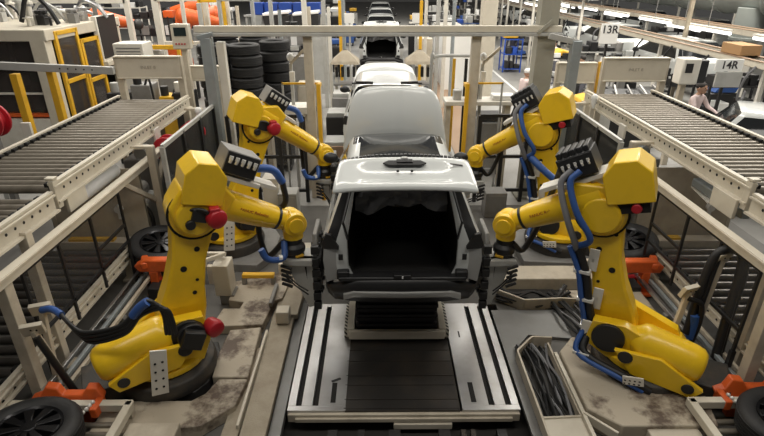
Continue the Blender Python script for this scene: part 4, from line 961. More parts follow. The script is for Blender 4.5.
mb = MB()
for k in range(5): mb.cyl((.3+.14*k,-.045,.045-.006*k),(.3+.14*k,-.049,.045-.006*k),.014,8)
mb.build('hole', 'void', t)
post('bar_post', 'grey post carrying the perforated bar behind the left conveyor', -7.3, 9.6, 2.7, .1, 'lgray')
def reel(label, loc, r=.27):
    t = thing('hose_reel', label, 'reel', loc, 'red hose reels')
    mb = MB(); mb.lathe((0,-.12,0),(0,1,0), [(0,r*.5),(0,r),(.04,r),(.045,r*.75),(.19,r*.75),(.2,r),(.24,r),(.24,r*.4)], 24); mb.build('drum', 'red', t, bevel=.006)
    MB().cyl((0,-.16,0),(0,-.1,0),r*.3,14).build('hub', 'dark', t); MB().beam((0,.02,-r),(0,.02,-loc[2]),.09,.09).build('stand', 'gray', t)
    return t
reel('red hose reel at the left picture edge above the conveyor', (-6.0,8.0,2.12)); 
reel('red hose reel under the far end of the left conveyor', (-3.52,8.45,1.55), .2); reel('second red hose reel under the left conveyor, nearer the corner post', (-3.3,9.1,1.62), .2)
t = thing('white_clip', 'white perforated bracket beside the red reel at the left edge', 'bracket', (-5.52,8.1,1.7)); MB().box((0,0,.18), (.14,.05,.38)).build('plate', 'white_metal', t, bevel=.006); MB().beam((0,.02,0),(0,.02,-1.7),.06,.06).build('stand', 'gray', t)

# orange robots and white frames behind
def orange_robot(label, x, y, s, flip):
    t = thing('welding_robot', label, 'robot', (x,y,-.02), 'orange robots in the far left cell')
    MB().lathe((0,0,0),(0,0,1), [(0,.5),(.9,.5),(1.0,.45)], 16).build('base', 'dark', t)
    mb = MB(); mb.cyl((0,0,1.0),(0,0,1.35),.42,18); mb.box((0,0,1.5), (.6,.6,.5)); mb.build('turntable', 'orange', t, bevel=.03)
    mb = MB(); mb.prism(hull_arm((0,1.55),(flip*.35,2.6),.3,.26,(.26,.22,.2,.22)), (0,-.18,0), (1,0,0), (0,0,1), (0,.36,0)); mb.build('lower_arm', 'orange', t, bevel=.03)
    mb = MB(); mb.lathe((flip*.15,0,2.72),(flip*1.6,0,2.5), [(0,.2),(.1,.28),(.5,.26),(1.3,.15),(1.45,.12)], 16); mb.build('forearm', 'orange', t)
    MB().ball((flip*1.65,0,2.48),.17).build('wrist', 'dark', t)
    t.scale = (s,s,s)
for a in (('orange robot behind the black board, its arm stretched to the line', -7.1, 19.5, 1.05, 1), ('orange robot behind the pipes at the upper left', -9.9, 19, 1.05, 1), ('farther orange robot between the white frames', -6.9, 23.5, 1.1, -1), ('orange robot above the control cabinet, behind white posts', -5.6, 20.5, 1.05, -1)): orange_robot(*a)
def gate_frame(label, x, y, w, h, m='white_metal', th=.14):
    t = thing('steel_portal', label, 'frame', (x,y,-.02))
    for s in (-1,1): MB().box((s*w/2,0,h/2), (th,th,h)).build('post', m, t, bevel=.01)
    MB().box((0,0,h-th/2), (w,th,th)).build('top_rail', m, t, bevel=.01)
    MB().box((0,0,h*.6), (w,th*.6,th*.6)).build('mid_rail', m, t)
    return t
gate_frame('white portal frame in front of the orange robots', -6.15, 17.6, 1.5, 3.6, th=.2)
gate_frame('yellow and beige frame right of the white portal', -5.0, 17.0, .7, 3.5, 'yellow2', .1)
gate_frame('wide white frame behind the pipes, upper left', -9.6, 17.6, 3.6, 3.5, th=.16)
gate_frame('grey frame between the control box and the tyre stacks', -3.9, 15.5, .9, 3.6, 'lgray', .1)
t = thing('assembly_machine', 'beige machine with a yellow frame behind the header panel', 'machine', (-6.3,15.8,-.02))
MB().box((0,.2,.9), (1.0,.9,1.8)).build('body', 'gray', t, bevel=.02)
mb = MB()
for x in (-.6,.65): mb.box((x,-.3,1.15), (.09,.09,2.3))
mb.box((0,-.3,2.3), (1.4,.1,.12)); mb.box((.65,.3,2.3), (.09,1.2,.12)); mb.build('frame', 'yellow2', t, bevel=.01)
MB().box((-.1,-.1,2.0), (.4,.3,.45)).build('motor', 'lgray', t, bevel=.05)
t = thing('control_cabinet', 'beige ribbed control cabinet behind the left header panel', 'cabinet', (-6.25,14,-.02)); MB().box((0,0,1.3), (.75,.6,2.62)).build('body', 'white_metal', t, bevel=.02)
mb = MB()
for k in range(5): mb.box((0,-.305,2.5-.08*k), (.6,.01,.025))
mb.build('vent', 'gray', t)
t = thing('operator_panel', 'operator panel with a dark screen left of the grey corner post', 'control panel', (-4.12,11.6,0))
MB().box((0,0,2.98), (.37,.2,.5)).build('housing', 'beige_clean', t, bevel=.02); MB().box((.01,-.105,3.08), (.25,.01,.17)).build('screen', 'red_screen', t)
mb = MB()
for k in range(4): mb.cyl((-.1+.06*k,-.1,2.84),(-.1+.06*k,-.115,2.84),.018,8)
mb.build('button', 'red', t)
MB().box((0,.04,1.37), (.1,.1,2.75)).build('stand', 'beige', t)
def lamp_head(label, x, y, z, m='white'):
    t = thing('camera_unit', label, 'sensor', (x,y,-.02)); MB().box((0,0,z/2), (.07,.07,z)).build('pole', 'beige', t)
    mb = MB(); mb.ball((0,-.04,z+.06), .065, (1,.8,1.1)); mb.cyl((0,-.04,z+.05),(0,-.04,z-.14),.06,12,.02); mb.build('head', m, t)
lamp_head('white pear shaped sensor head beside the left conveyor end', -3.30, 9.6, 1.86); lamp_head('white pear shaped sensor head beside the right conveyor end', 4.06, 9.9, 2.02)

# ------------------------------------------------------------------ posts, pipes and cabinets behind the gantry (left of the line)
random.seed(33)
pl = ['the tyre stacks','the grey corner post','the dark bins','the third car','the tool canopies']
names = [('steel_post','lgray'),('steel_post','white_metal'),('pipe','bluegray'),('steel_post','beige')]
rows = [(-5.6,16.2,3.6,.10,1),(-5.25,16.6,3.4,.12,0),(-4.6,17.2,3.8,.14,1),(-4.25,17.0,3.3,.09,3),(-3.35,17.6,3.8,.12,0),(-2.95,16.8,3.2,.08,2),(-2.3,17.5,3.7,.15,1),(-2.05,16.6,3.3,.10,3),(-1.75,18,3.9,.13,0),(-1.45,16.4,3.3,.09,1),(-1.15,18.4,3.6,.10,2),(1.55,18.2,3.7,.10,1),(1.85,17.3,3.7,.12,0),(2.15,17.9,3.8,.12,1),(2.5,18.5,3.7,.09,2)]
ordw = ['first','second','third','fourth','fifth','sixth','seventh','eighth','ninth','tenth','eleventh']
for i, (x, y, h, w_, k) in enumerate(rows):
    side = 'left' if x < 0 else 'right'; kk = i if x < 0 else i-11
    nm, m = names[k]
    lab = '%s %s %s of the line behind the gantry, %s from the %s' % ({'lgray':'grey','white_metal':'white','bluegray':'blue grey','beige':'beige'}[m], 'pipe' if nm == 'pipe' else 'post', side, ordw[kk], 'outside' if x < 0 else 'line')
    if nm == 'pipe': tag(MB().cyl((0,0,0),(0,0,h),w_*.7,12).build(nm, m, loc=(x,y,-.02)), lab, 'pipe', 'posts behind the gantry')
    else: post(nm, lab, x, y, h, w_, m, 'posts behind the gantry')
for i, (x, y, w_, h, m, lab) in enumerate((
    (-4.9,18.4,.9,2.2,'lgray','grey cabinet behind the operator panel'), (-3.9,19,.8,2.0,'white_metal','white cabinet behind the tyre stacks'), (-2.6,18.2,.7,1.7,'gray','dark grey cabinet right of the tyre stacks'),
    (-1.9,14.6,.6,1.5,'beige','beige cabinet behind the left gantry post'), (-2.2,20.5,.9,2.1,'lgray','pale grey cabinet far behind the left gantry post'), (1.7,20.5,.6,2.0,'beige','beige cabinet right of the third car'), (-3.2,23.6,1.2,1.9,'white','white cabinet under the dark bins'))):
    t = thing('control_cabinet', lab, 'cabinet', (x,y,-.02)); MB().box((0,0,h/2), (w_,.5,h)).build('body', m, t, bevel=.02)
    MB().box((0,-.255,h*.55), (w_*.85,.012,h*.8)).build('door', m, t, bevel=.004); MB().box((w_*.3,-.27,h*.55), (.03,.03,.14)).build('handle', 'black', t)
for x, y, lab in ((-3.95,22,'dark bin with white lid above the gantry beam, nearer the tyre stacks'), (-2.8,22,'dark bin with white lid above the gantry beam, nearer the line')):
    t = thing('storage_bin', lab, 'bin', (x,y,2.1)); mb = MB(); mb.prism([(-.42,0),(.42,0),(.52,.6),(-.52,.6)], (0,-.4,.0), (1,0,0), (0,0,1), (0,.8,0)); mb.build('bin', 'dark', t, bevel=.02)
    MB().box((0,0,.66), (1.0,.85,.10), (0,-5,0)).build('lid', 'white', t, bevel=.02); MB().box((0,0,-1.06), (.8,.7,2.1)).build('stand', 'gray', t)
for k in range(5):
    x = -6.4+.75*k
    t = tag(MB().box((0,0,.3), (.68,.6,.6)).build('blue_crate', 'blue2', loc=(x,30,2.15), bevel=.03), 'blue crate at the top edge behind the dark bins, %s from the outside' % ordw[k], 'crate', 'blue crates on the far shelf')
t = thing('shelf_rack', 'far shelf rack carrying the row of blue crates', 'rack', (-4.9,30,-.02))
MB().box((0,0,2.12), (4.4,.7,.08)).build('shelf', 'lgray', t)
for x in (-2.1,0,2.1): MB().box((x,0,1.05), (.1,.5,2.1)).build('leg', 'lgray', t)
# tool canopies on both sides of the line
for x, lab, lab2, lab3 in ((-.98,'brown canopy on a stand left of the third car','white notice board left of the line above the gantry beam','yellow post above the left brown canopy'), (1.20,'brown canopy on a stand right of the third car','white notice board right of the line above the gantry beam','yellow post above the right brown canopy')):
    t = thing('tool_stand', lab, 'stand', (x,16,-.02))
    mb = MB(); g = .42
    mb.grid([[(-g,-.4,1.80),(g,-.4,1.80),(g,.4,1.80),(-g,.4,1.80)],[(-g*.9,-.36,1.88),(g*.9,-.36,1.88),(g*.9,.36,1.88),(-g*.9,.36,1.88)],[(-.06,-.06,2.16),(.06,-.06,2.16),(.06,.06,2.16),(-.06,.06,2.16)]], close=True); mb.build('canopy', 'cream', t, smooth=0)
    for dx in (-.28,.28): MB().box((dx,0,.9), (.08,.08,1.8)).build('leg', 'white_metal', t)
    for k in range(4): MB().box((-.25+.17*k,-.1,1.55), (.08,.2,.28)).build('tool', random.choice(('dark','gray','black')), t, bevel=.01)
    MB().box((0,0,1.2), (.7,.5,.06)).build('tray', 'gray', t)
    post('yellow_post', lab3, x+(-.18 if x < 0 else .1), 17, 3.45, .09, 'yellow2')
    t = thing('notice_board', lab2, 'sign', (x+.05,18,0)); MB().box((0,0,2.86), (.32,.04,.30)).build('board', 'white', t, bevel=.006); MB().box((0,.04,1.42), (.06,.06,2.86)).build('post', 'lgray', t)
# yellow frames in front of the gantry
for sx, x, lab in ((-1,-1.12,'yellow post and rail beside the left gantry post'), (1,1.66,'yellow post and rail beside the right gantry post')):
    t = thing('safety_rail', lab, 'rail', (x,9.9,-.02)); MB().box((0,0,1.17), (.075,.075,2.34)).build('post', 'yellow2', t, bevel=.008); MB().box((sx*.36,.3,2.29), (.75,.035,.035)).build('rail', 'yellow2', t); MB().box((sx*.72,.3,1.15), (.035,.035,2.3)).build('post', 'lgray', t)
    MB().box((0,.14,2.28), (.06,.34,.06)).build('rail', 'yellow2', t)
# tables, rails and boxes beyond the glass fences
t = thing('work_table', 'cream topped table behind the right back robot, below the worker', 'table', (2.0,10.6,-.02)); MB().box((0,0,1.86), (1.35,.5,.08)).build('table_top', 'white_metal', t, bevel=.01)
for x in (-.6,.6): MB().box((x,0,.92), (.1,.3,1.84)).build('leg', 'beige', t)
MB().box((.5,0,1.95), (.45,.3,.1)).build('tray', 'white', t, bevel=.02); MB().box((-.1,.05,2.05), (.2,.2,.3)).build('device', 'black', t, bevel=.02); MB().box((-.42,.0,1.98), (.16,.18,.22)).build('device', 'lgray', t, bevel=.02)
t = thing('work_table', 'cream topped table behind the left back robot', 'table', (-1.85,10.6,-.02)); MB().box((0,0,1.72), (.95,.5,.14)).build('table_top', 'white_metal', t, bevel=.01)
for x in (-.4,.4): MB().box((x,0,.85), (.1,.3,1.66)).build('leg', 'beige', t)
t = thing('tube_rail', 'bent grey tube rail in front of the white tank, right of the line', 'rail', (1.52,11.2,-.02)); MB().tube([(-.42,0,0),(-.42,0,2.5),(-.36,0,2.62),(-.2,0,2.66),(.4,0,2.66)],.035,8).build('tube', 'lgray', t); 
for x in (.05,.3): MB().box((x,0,1.3), (.06,.05,2.6)).build('post', 'black' if x > .1 else 'yellow2', t)
t = thing('white_cabin', 'big white cabinet wall between the line and the far beige column', 'cabinet', (3.12,23.5,-.02)); MB().box((0,0,1.02), (1.2,5.2,2.05)).build('body', 'white', t, bevel=.03); MB().box((0,0,2.08), (1.1,5.0,.06)).build('lid', 'white_metal', t)
for k in range(4): MB().box((-.605,-2+1.25*k,1.0), (.012,1.1,1.8)).build('door', 'white', t, bevel=.004)
# conduit arms (white sensor heads on gantry posts)
for x, lab in ((-1.72,'white sensor head on an arm left of the left gantry post'), (2.05,'white sensor head right of the right gantry post')): 
    t = thing('sensor_arm', lab, 'sensor', (x,10.6,-.02)); MB().ball((0,0,2.72),.07,(1,.8,1.2)).build('head', 'white', t); MB().beam((0,0,2.6),(.32,0,2.9),.05,.05).build('arm', 'beige', t); MB().box((0,.02,1.3), (.06,.06,2.6)).build('pole', 'lgray', t); MB().box((.02,-.03,2.35), (.1,.08,.2)).build('connector', 'white_metal', t, bevel=.01)
M['strip'] = mat('brown_edge_strip', (.30,.20,.13), .6)
# ------------------------------------------------------------------ people
def person(label, x, y, h=1.72, face=0., lean=0., shirt='pink', arms=0., cap=True, holds=None):
    t = thing('person', label, 'person', (x,y,-.02), None, face); k = h/1.72
    V = {'pel':(0,0,.93),'wa':(0,lean*.3,1.08),'ch':(0,lean*.8,1.30),'nk':(0,lean,1.45),'hd':(0,lean*1.1+.02,1.53)}
    R_ = {'pel':(.15,.11),'wa':(.14,.10),'ch':(.17,.115),'nk':(.055,.055),'hd':(.05,.055)}
    E_ = [('pel','wa'),('wa','ch'),('ch','nk'),('nk','hd')]
    for s, n in ((-1,'l'),(1,'r')):
        V['sh'+n] = (s*.19,lean*.9,1.40); R_['sh'+n] = (.065,.065); E_.append(('ch','sh'+n))
        V['el'+n] = (s*.25,lean*.9+.05+arms*.12,1.14+arms*.05); R_['el'+n] = (.045,.045); E_.append(('sh'+n,'el'+n))
        V['wr'+n] = (s*.22,lean*.9+.12+arms*.33,.93+arms*.25); R_['wr'+n] = (.03,.03); E_.append(('el'+n,'wr'+n))
        V['ha'+n] = (s*.21,lean*.9+.15+arms*.40,.86+arms*.27); R_['ha'+n] = (.035,.022); E_.append(('wr'+n,'ha'+n))
        V['hp'+n] = (s*.09,0,.88); R_['hp'+n] = (.095,.10); E_.append(('pel','hp'+n))
        V['kn'+n] = (s*.11,.03,.50); R_['kn'+n] = (.06,.065); E_.append(('hp'+n,'kn'+n))
        V['an'+n] = (s*.12,-.02,.10); R_['an'+n] = (.042,.045); E_.append(('kn'+n,'an'+n))
        V['to'+n] = (s*.13,.15,.045); R_['to'+n] = (.045,.04); E_.append(('an'+n,'to'+n))
    ks = list(V); me = bpy.data.meshes.new('body'); me.from_pydata([tuple(c*k for c in V[q]) for q in ks], [(ks.index(a), ks.index(b)) for a, b in E_], [])
    o = bpy.data.objects.new('body', me); C.objects.link(o); o.parent = t
    sk = o.modifiers.new('skin', 'SKIN'); o.modifiers.new('sub', 'SUBSURF').levels = 1; o.modifiers['sub'].render_levels = 2
    for i, q in enumerate(ks):
        me.skin_vertices[0].data[i].radius = (R_[q][0]*k, R_[q][1]*k); me.skin_vertices[0].data[i].use_root = (q == 'pel')
    # colour by height: trousers below the waist, uniform above, skin at hands and head
    m = bpy.data.materials.new('uniform_'+shirt); m.use_nodes = True; nt = m.node_tree; n = nt.nodes; l = nt.links; b = n['Principled BSDF']; b.inputs['Roughness'].default_value = .85
    tc = n.new('ShaderNodeTexCoord'); sp = n.new('ShaderNodeSeparateXYZ'); l.new(tc.outputs['Object'], sp.inputs[0])
    def step(src, edge):
        q = n.new('ShaderNodeMath'); q.operation = 'GREATER_THAN'; q.inputs[1].default_value = edge*k; l.new(src, q.inputs[0]); return q.outputs[0]
    def mix(f, a, bb):
        q = n.new('ShaderNodeMixRGB'); l.new(f, q.inputs[0])
        for i, c in ((1,a),(2,bb)):
            if isinstance(c, tuple): q.inputs[i].default_value = (*c, 1)
            else: l.new(c, q.inputs[i])
        return q.outputs[0]
    top = {'pink':(.68,.55,.54),'white':(.72,.70,.68),'dark':(.05,.05,.07)}[shirt]
    c = mix(step(sp.outputs[2], .94), (.11,.11,.13), top); c = mix(step(sp.outputs[2], 1.455), c, (.40,.25,.17)); l.new(c, b.inputs['Base Color'])
    me.materials.append(m)
    hy = lean*1.1+.03
    mb = MB(); mb.ball((0,hy*k,1.605*k),.115*k,(.78,.92,1.0),18,12); mb.ball((0,(hy+.105)*k,1.59*k),.022*k,(.8,1,1.2)); mb.ball((0,(hy+.06)*k,1.525*k),.05*k,(.9,.9,.7))
    for s in (-1,1): mb.ball((s*.09*k,hy*k,1.6*k),.03*k,(.4,.7,1))
    hd = mb.build('head', 'skin', t, smooth=80)
    mb = MB()
    for s in (-1,1): mb.ball((s*.035*k,(hy+.097)*k,1.615*k),.012*k)
    mb.box((0,(hy+.092)*k,1.548*k),(.05*k,.01,.008)); mb.build('eyes_and_mouth', 'hair', hd)
    for s in (-1,1):
        p = Vector(V['ha'+('l' if s < 0 else 'r')])*k; mb = MB()
        for f in range(4): mb.tube([p+Vector(((-.025+.016*f),.0,0)), p+Vector((-.025+.016*f,.03,-.045)), p+Vector((-.024+.016*f,.05,-.085+.006*abs(f-1.5)))], .009, 6, 2)
        mb.tube([p+Vector((-s*.03,.01,.02)), p+Vector((-s*.05,.04,-.02))], .011, 6, 2); mb.build('fingers', 'skin', t)
    mb = MB()
    if cap:
        mb.ball((0,(hy-.005)*k,1.65*k),.118*k,(.86,.98,.72),18,10); mb.box((0,(hy+.13)*k,1.655*k),(.15*k,.12*k,.012)); mb.build('cap', 'cap', t, smooth=60)
    else:
        mb.ball((0,(hy-.02)*k,1.645*k),.118*k,(.86,.95,.75),18,10); mb.build('hair', 'hair', t, smooth=60)
    return t
person('worker in pink uniform and white cap behind the cream table by the wide column', 4.12, 15.2, 1.74, R(-70), .10, 'pink', .5)
person('worker in pale pink shirt standing beyond the right upper conveyor', 7.62, 12.6, 1.86, R(-150), .05, 'pink', .7, False)
person('worker in white shirt just right of the wide column, far on the aisle', 7.15, 22, 1.78, R(100), .05, 'white', .4, False)
person('worker in dark clothes beside the blue trolley on the aisle', 6.45, 26.3, 1.72, R(150), .04, 'dark', .3, False)
person('worker in pale shirt behind the slanted post at the assembly line', 6.9, 17.9, 1.72, R(60), .12, 'white', .8, False)

# ------------------------------------------------------------------ right side: assembly line
def body_car(label, x, y, rz, z=.45, group='car bodies on the right assembly line'):
    r = dup(proto, (x,y,z), label, (0,0,rz), group); return r
body_car('white car body at the right edge beyond the conveyor, seen from above', 6.95, 11.0, R(-118), .12)
for i, (x, y) in enumerate(((10.3,17.0),(10.3,22.5),(10.3,28),(10.3,34),(10.4,40))):
    body_car('white car body on the right assembly line, %s beyond the right edge car' % ('next','second','third','fourth','fifth')[i] if i else 'white car body on the right assembly line, next beyond the right edge car', x, y, R(2), .6)
for i, (x, y) in enumerate(((14.9,24),(15,30),(15,36))): body_car('white car body on the farther assembly line, %s from the big duct' % ordw[i], x, y, 0, .7)
random.seed(44)
# overhead trays: long, parallel to the aisle
def tray(label, x, z, y0, y1, w, h, m, lamps=0, drop=True, mm='white'):
    t = thing('overhead_tray', label, 'cable tray', (x,(y0+y1)/2,z), 'overhead trays of the right hall'); L = y1-y0
    for s in (-1,1): MB().box((s*w/2,0,0), (.06,L,h)).build('side_rail', m, t, bevel=.006); MB().box((s*w/2,0,h/2+.012), (.10,L,.02)).build('edge_strip', 'strip', t)
    MB().box((0,0,-h/2), (w,L,.03)).build('bottom', m, t)
    MB().box((0,0,h*.1), (w*.5,L,h*.4)).build('cable_bundle', random.choice(('gray','dark','lgray')), t)
    n = int(L/5)
    for k in range(n): MB().box((0,-L/2+5*k+1,-z/2-.0), (.09,.09,z)).build('support_post', 'white_metal', t)
    return t
tray('long beige overhead tray nearest the conveyor on the right', 9.05, 2.25, 11.5, 60, .5, .14, 'beige_clean')
tray('second long beige overhead tray on the right, above the white car bodies', 11.6, 2.50, 13, 64, .45, .16, 'beige')
tray('fourth long beige overhead tray on the right, right of the farther car bodies', 16.6, 3.0, 20, 70, .6, .2, 'beige_clean')
tray('fifth overhead tray far on the right, at the top edge', 8.35, 3.3, 22, 72, .4, .16, 'lgray')
tray('sixth overhead tray over the aisle, right of the far column', 6.9, 3.3, 24, 72, .35, .14, 'beige_clean')
M['lampglow'] = bpy.data.materials.new('fluorescent_tube'); M['lampglow'].use_nodes = True
_b = M['lampglow'].node_tree.nodes['Principled BSDF']; _b.inputs['Emission Color'].default_value = (1,.98,.94,1); _b.inputs['Emission Strength'].default_value = 2.2
k = 0
for x, z, ys in ((10.4,2.55,(14,17.5,21,24.5,28,32,36,40)), (12.1,2.2,(22,29,36)), (7.6,2.75,(24,28,32,36,41))):
    for y in ys:
        t = thing('fluorescent_lamp', 'white tube lamp hung %s, %s from the near end' % ({10.4:'above the white car bodies',12.1:'below the big duct',7.6:'above the aisle'}[x], ordw[ys.index(y)]), 'lamp', (x,y,z), 'tube lamps of the right hall')
        MB().cyl((0,-1.2,0),(0,1.2,0),.05,8).build('tube', 'lampglow', t); MB().box((0,0,.08), (.14,2.4,.06)).build('housing', 'white_metal', t); MB().box((0,0,.6), (.02,.02,1.0)).build('hanger', 'gray', t)
t = thing('air_duct', 'big round grey green air duct at the top right corner', 'duct', (13.3,20,3.6))
mb = MB(); mb.lathe((0,-10,0),(0,30,0), [(0,.80)]+[v for k in range(14) for v in ((k*2.8+.1,.80),(k*2.8+.12,.84),(k*2.8+.22,.84),(k*2.8+.24,.80))]+[(40,.8)], 28); mb.build('main_pipe', 'duct', t, smooth=40)
mb = MB(); mb.cyl((-.45,-.8,-.5),(-.45,-.8,-1.5),.48,22); mb.cyl((-.45,-.8,-1.45),(-.45,-.8,-1.55),.54,22); mb.build('branch_pipe', 'duct', t, bevel=.01)
mb = MB(); mb.box((-.45,-.8,-2.55), (.5,.5,2.0)); mb.build('branch_base', 'white_metal', t)
for y in (-6,4,14): MB().box((.2,y,-2.1), (.12,.12,3.0)).build('support', 'lgray', t)
post('yellow_pipe', 'pale yellow vertical pipe in front of the big duct', 10.3, 18.5, 3.9, .12, 'cream')
# signs
def bay_sign(label, x, y, z, word, w, h, lower):
    t = thing('bay_sign', label, 'sign', (x,y,z)); MB().box((0,0,0), (w,.04,h)).build('board', 'white', t, bevel=.006)
    text('lettering', word, h*(.54 if not lower else .9), 'ink', t, axes((0,-.024,h*(.2 if not lower else 0)), (1,0,0), (0,0,1)), bold=.005)
    if lower: MB().box((0.05,-.01,-h*.5-.19), (w*.95,.06,.36)).build('lower_plate', 'lgray', t, bevel=.01)
    MB().box((0,.06,-z/2), (.06,.06,z+.0)).build('post', 'dark', t)
    return t
bay_sign('white bay sign reading 13R on a post, right of the slanted post', 6.27, 15, 2.68, '13R', .48, .52, False)
bay_sign('white bay sign reading 14R above a grey plate, beyond the right conveyor', 8.15, 12.5, 2.24, '14R', .64, .27, True)
t = thing('control_box', 'white control box with a dark window beside the right header panel', 'cabinet', (6.9,12,-.02)); MB().box((0,0,2.22), (.40,.35,.56)).build('housing', 'white_metal', t, bevel=.03); MB().box((-.05,-.178,2.3), (.16,.01,.2)).build('window', 'dark', t); MB().box((0,.05,1.0), (.12,.12,2.0)).build('stand', 'beige', t); MB().box((.32,.1,2.2), (.25,.3,.5)).build('side_box', 'black', t, bevel=.02)
# racks, dark machines and parts along the assembly line
def rack(label, x, y, w, d, h, m, n, fill, seed):
    rnd = random.Random(seed); t = thing('parts_rack', label, 'rack', (x,y,-.02), 'parts racks on the right')
    for sx in (-1,1):
        for sy in (-1,1): MB().box((sx*w/2,sy*d/2,h/2), (.05,.05,h)).build('upright', m, t)
    for k in range(n):
        z = .15+(h-.2)*k/max(1,n-1); MB().box((0,0,z), (w,d,.04)).build('shelf', m, t)
        xx = -w/2+.1
        while xx < w/2-.15:
            bw = rnd.uniform(.15,.4); bh = rnd.uniform(.12,.34)
            if rnd.random() < .8: MB().box((xx+bw/2,-d*.15,z+.02+bh/2), (bw*.9,d*.6,bh)).build('bin', rnd.choice(fill), t, bevel=.012)
            xx += bw+.03
    return t
rack('blue and black trolley on the aisle left of the wide right column', 6.15, 25.3, .8, .8, 1.5, 'blue2', 3, ('blue2','dark','blue'), 1)
tag(MB().prism([(-.32,0),(.32,0),(.36,.1),(.1,.24),(-.25,.2)], (0,-.3,0), (1,0,0), (0,0,1), (0,.6,0)).build('yellow_cover', 'yellow2', loc=(6.0,25.2,1.5), bevel=.03), 'yellow cover lying on top of the blue trolley', 'cover')
dk = ('dark','black','gray','white','lgray','black','white')
rk = [(7.6,15.6,1.6,.7,1.6,'dark',4,'dark parts rack below the 13R sign'), (6.35,19.5,1.2,.7,1.5,'dark',3,'dark parts rack behind the slanted post'), (9.3,13.9,1.6,.7,1.6,'dark',3,'dark parts rack under the 14R sign'),
      (7.9,19.6,1.6,.8,1.7,'lgray',4,'grey parts rack beyond the 13R sign, nearer side'), (7.8,24.5,1.6,.8,1.6,'white_metal',4,'white parts rack beyond the 13R sign, farther side'), (8.3,29.5,1.8,.8,1.7,'lgray',4,'grey parts rack far along the assembly line'),
      (4.9,30,1.6,.8,1.8,'blue',4,'blue black parts rack behind the gantry beam, left of the far column'), (3.0,32,1.6,.8,1.9,'dark',4,'dark parts rack with blue bins above the gantry beam'), (6.0,34.5,1.4,.8,1.9,'lgray',4,'grey parts rack farthest along the aisle'), (5.4,38,2.0,.8,2.0,'dark',4,'dark parts rack at the end of the aisle'), (3.8,36,1.4,.8,2.0,'lgray',4,'grey parts rack right of the far cars'),
      (12.6,15.6,1.6,.8,1.7,'dark',3,'dark parts rack under the big duct at the right edge'), (-4.6,33,1.6,.8,2.2,'dark',4,'dark parts rack left of the far cars'), (-8.0,27,2.2,.8,2.6,'lgray',4,'grey parts rack behind the orange robots'), (-12,26,2.4,.8,2.8,'white_metal',4,'white parts rack far in the upper left corner')]
for i, (x, y, w_, d, h, m, n, lab) in enumerate(rk): rack(lab, x, y, w_, d, h, m, n, dk+(('blue2','blue2','blue') if 'blue' in lab or i in (6,7,9) else ()), 50+i)
# yellow and dark stuff just past the column
for x, y, z, lab in ((6.5,19.6,1.50,'yellow bonnet cover on the dark rack behind the slanted post'), (5.45,13.4,1.2,'yellow cover beside the second beige panel')):
    tag(MB().prism([(-.42,0),(.42,0),(.36,.12),(.05,.2),(-.38,.1)], (0,-.35,0), (1,0,0), (0,0,1), (0,.7,0)).build('yellow_cover', 'yellow2', loc=(x,y,z), bevel=.03), lab, 'cover')
t = thing('cover_stand', 'grey stand under the yellow cover beside the second beige panel', 'stand', (5.45,13.4,-.02)); MB().box((0,0,.6), (.9,.6,1.2)).build('body', 'lgray', t, bevel=.02)
for i, (x, y, z, w_, m, lab) in enumerate(((10.6,13.2,2.5,.5,'box','brown carton on the second overhead tray, near the right edge'),)):
    pass
tag(MB().box((0,0,.14), (.5,.8,.24)).build('carton', 'box', loc=(9.05,13.6,2.33), bevel=.01), 'brown carton on the overhead tray near the right picture edge', 'box')
t = thing('machine_bed', 'black machine bed with rods beyond the right conveyor, below the 14R sign', 'machine', (6.6,14.0,-.02)); MB().box((0,0,.65), (1.9,1.3,1.3)).build('bed', 'black', t, bevel=.02)
for k in range(5): MB().beam((-.9+.4*k,-.6,1.32),(-.5+.35*k,.5,1.42),.04,.04).build('rod', random.choice(('gray','lgray','dark')), t)
tag(MB().prism([(-.30,0),(.30,.0),(.36,.14),(-.16,.2)], (0,.05,0), (1,0,0), (0,0,1), (0,.6,0)).build('blue_sheet', 'blue', loc=(9.75,14.75,1.12), bevel=.02), 'folded blue sheet on a box in front of the white car at the right', 'sheet')
tag(MB().box((0,0,.56), (.8,.6,1.12)).build('floor_box', 'dark', loc=(9.75,15.1,-.02), bevel=.02), 'dark box under the blue sheet beyond the right conveyor', 'box')
# machines between the right fence and the right conveyor, and mirrored on the left
random.seed(61)
for sx, base, lab in ((1, 4.45, 'right'), (-1, -3.95, 'left')):
    for i, (dx, y, w_, d, h, m) in enumerate(((0,8.0,.5,.5,.9,'lgray'),(-.5,8.6,.4,.5,1.1,'dark'),(.3,9.1,.6,.4,1.2,'gray'),(-.3,9.4,.4,.4,1.3,'bluegray'))):
        t = thing('drive_unit', '%s drive unit under the %s upper conveyor, %s from the near end' % ({'lgray':'pale grey','dark':'dark','gray':'grey','bluegray':'blue grey'}[m], lab, ordw[i]), 'machine', (base+sx*dx,y,-.02))
        MB().box((0,0,h/2), (w_,d,h)).build('housing', m, t, bevel=.03); MB().cyl((0,-d*.3,h+.08),(0,d*.4,h+.08),.12,14).build('motor', random.choice(('dark','lgray','bluegray')), t, bevel=.01)
        MB().tube([(.1,-.2,h),(.3,-.3,h*.7),(.25,-.35,.1)],.03,7).build('cable', 'cable', t)
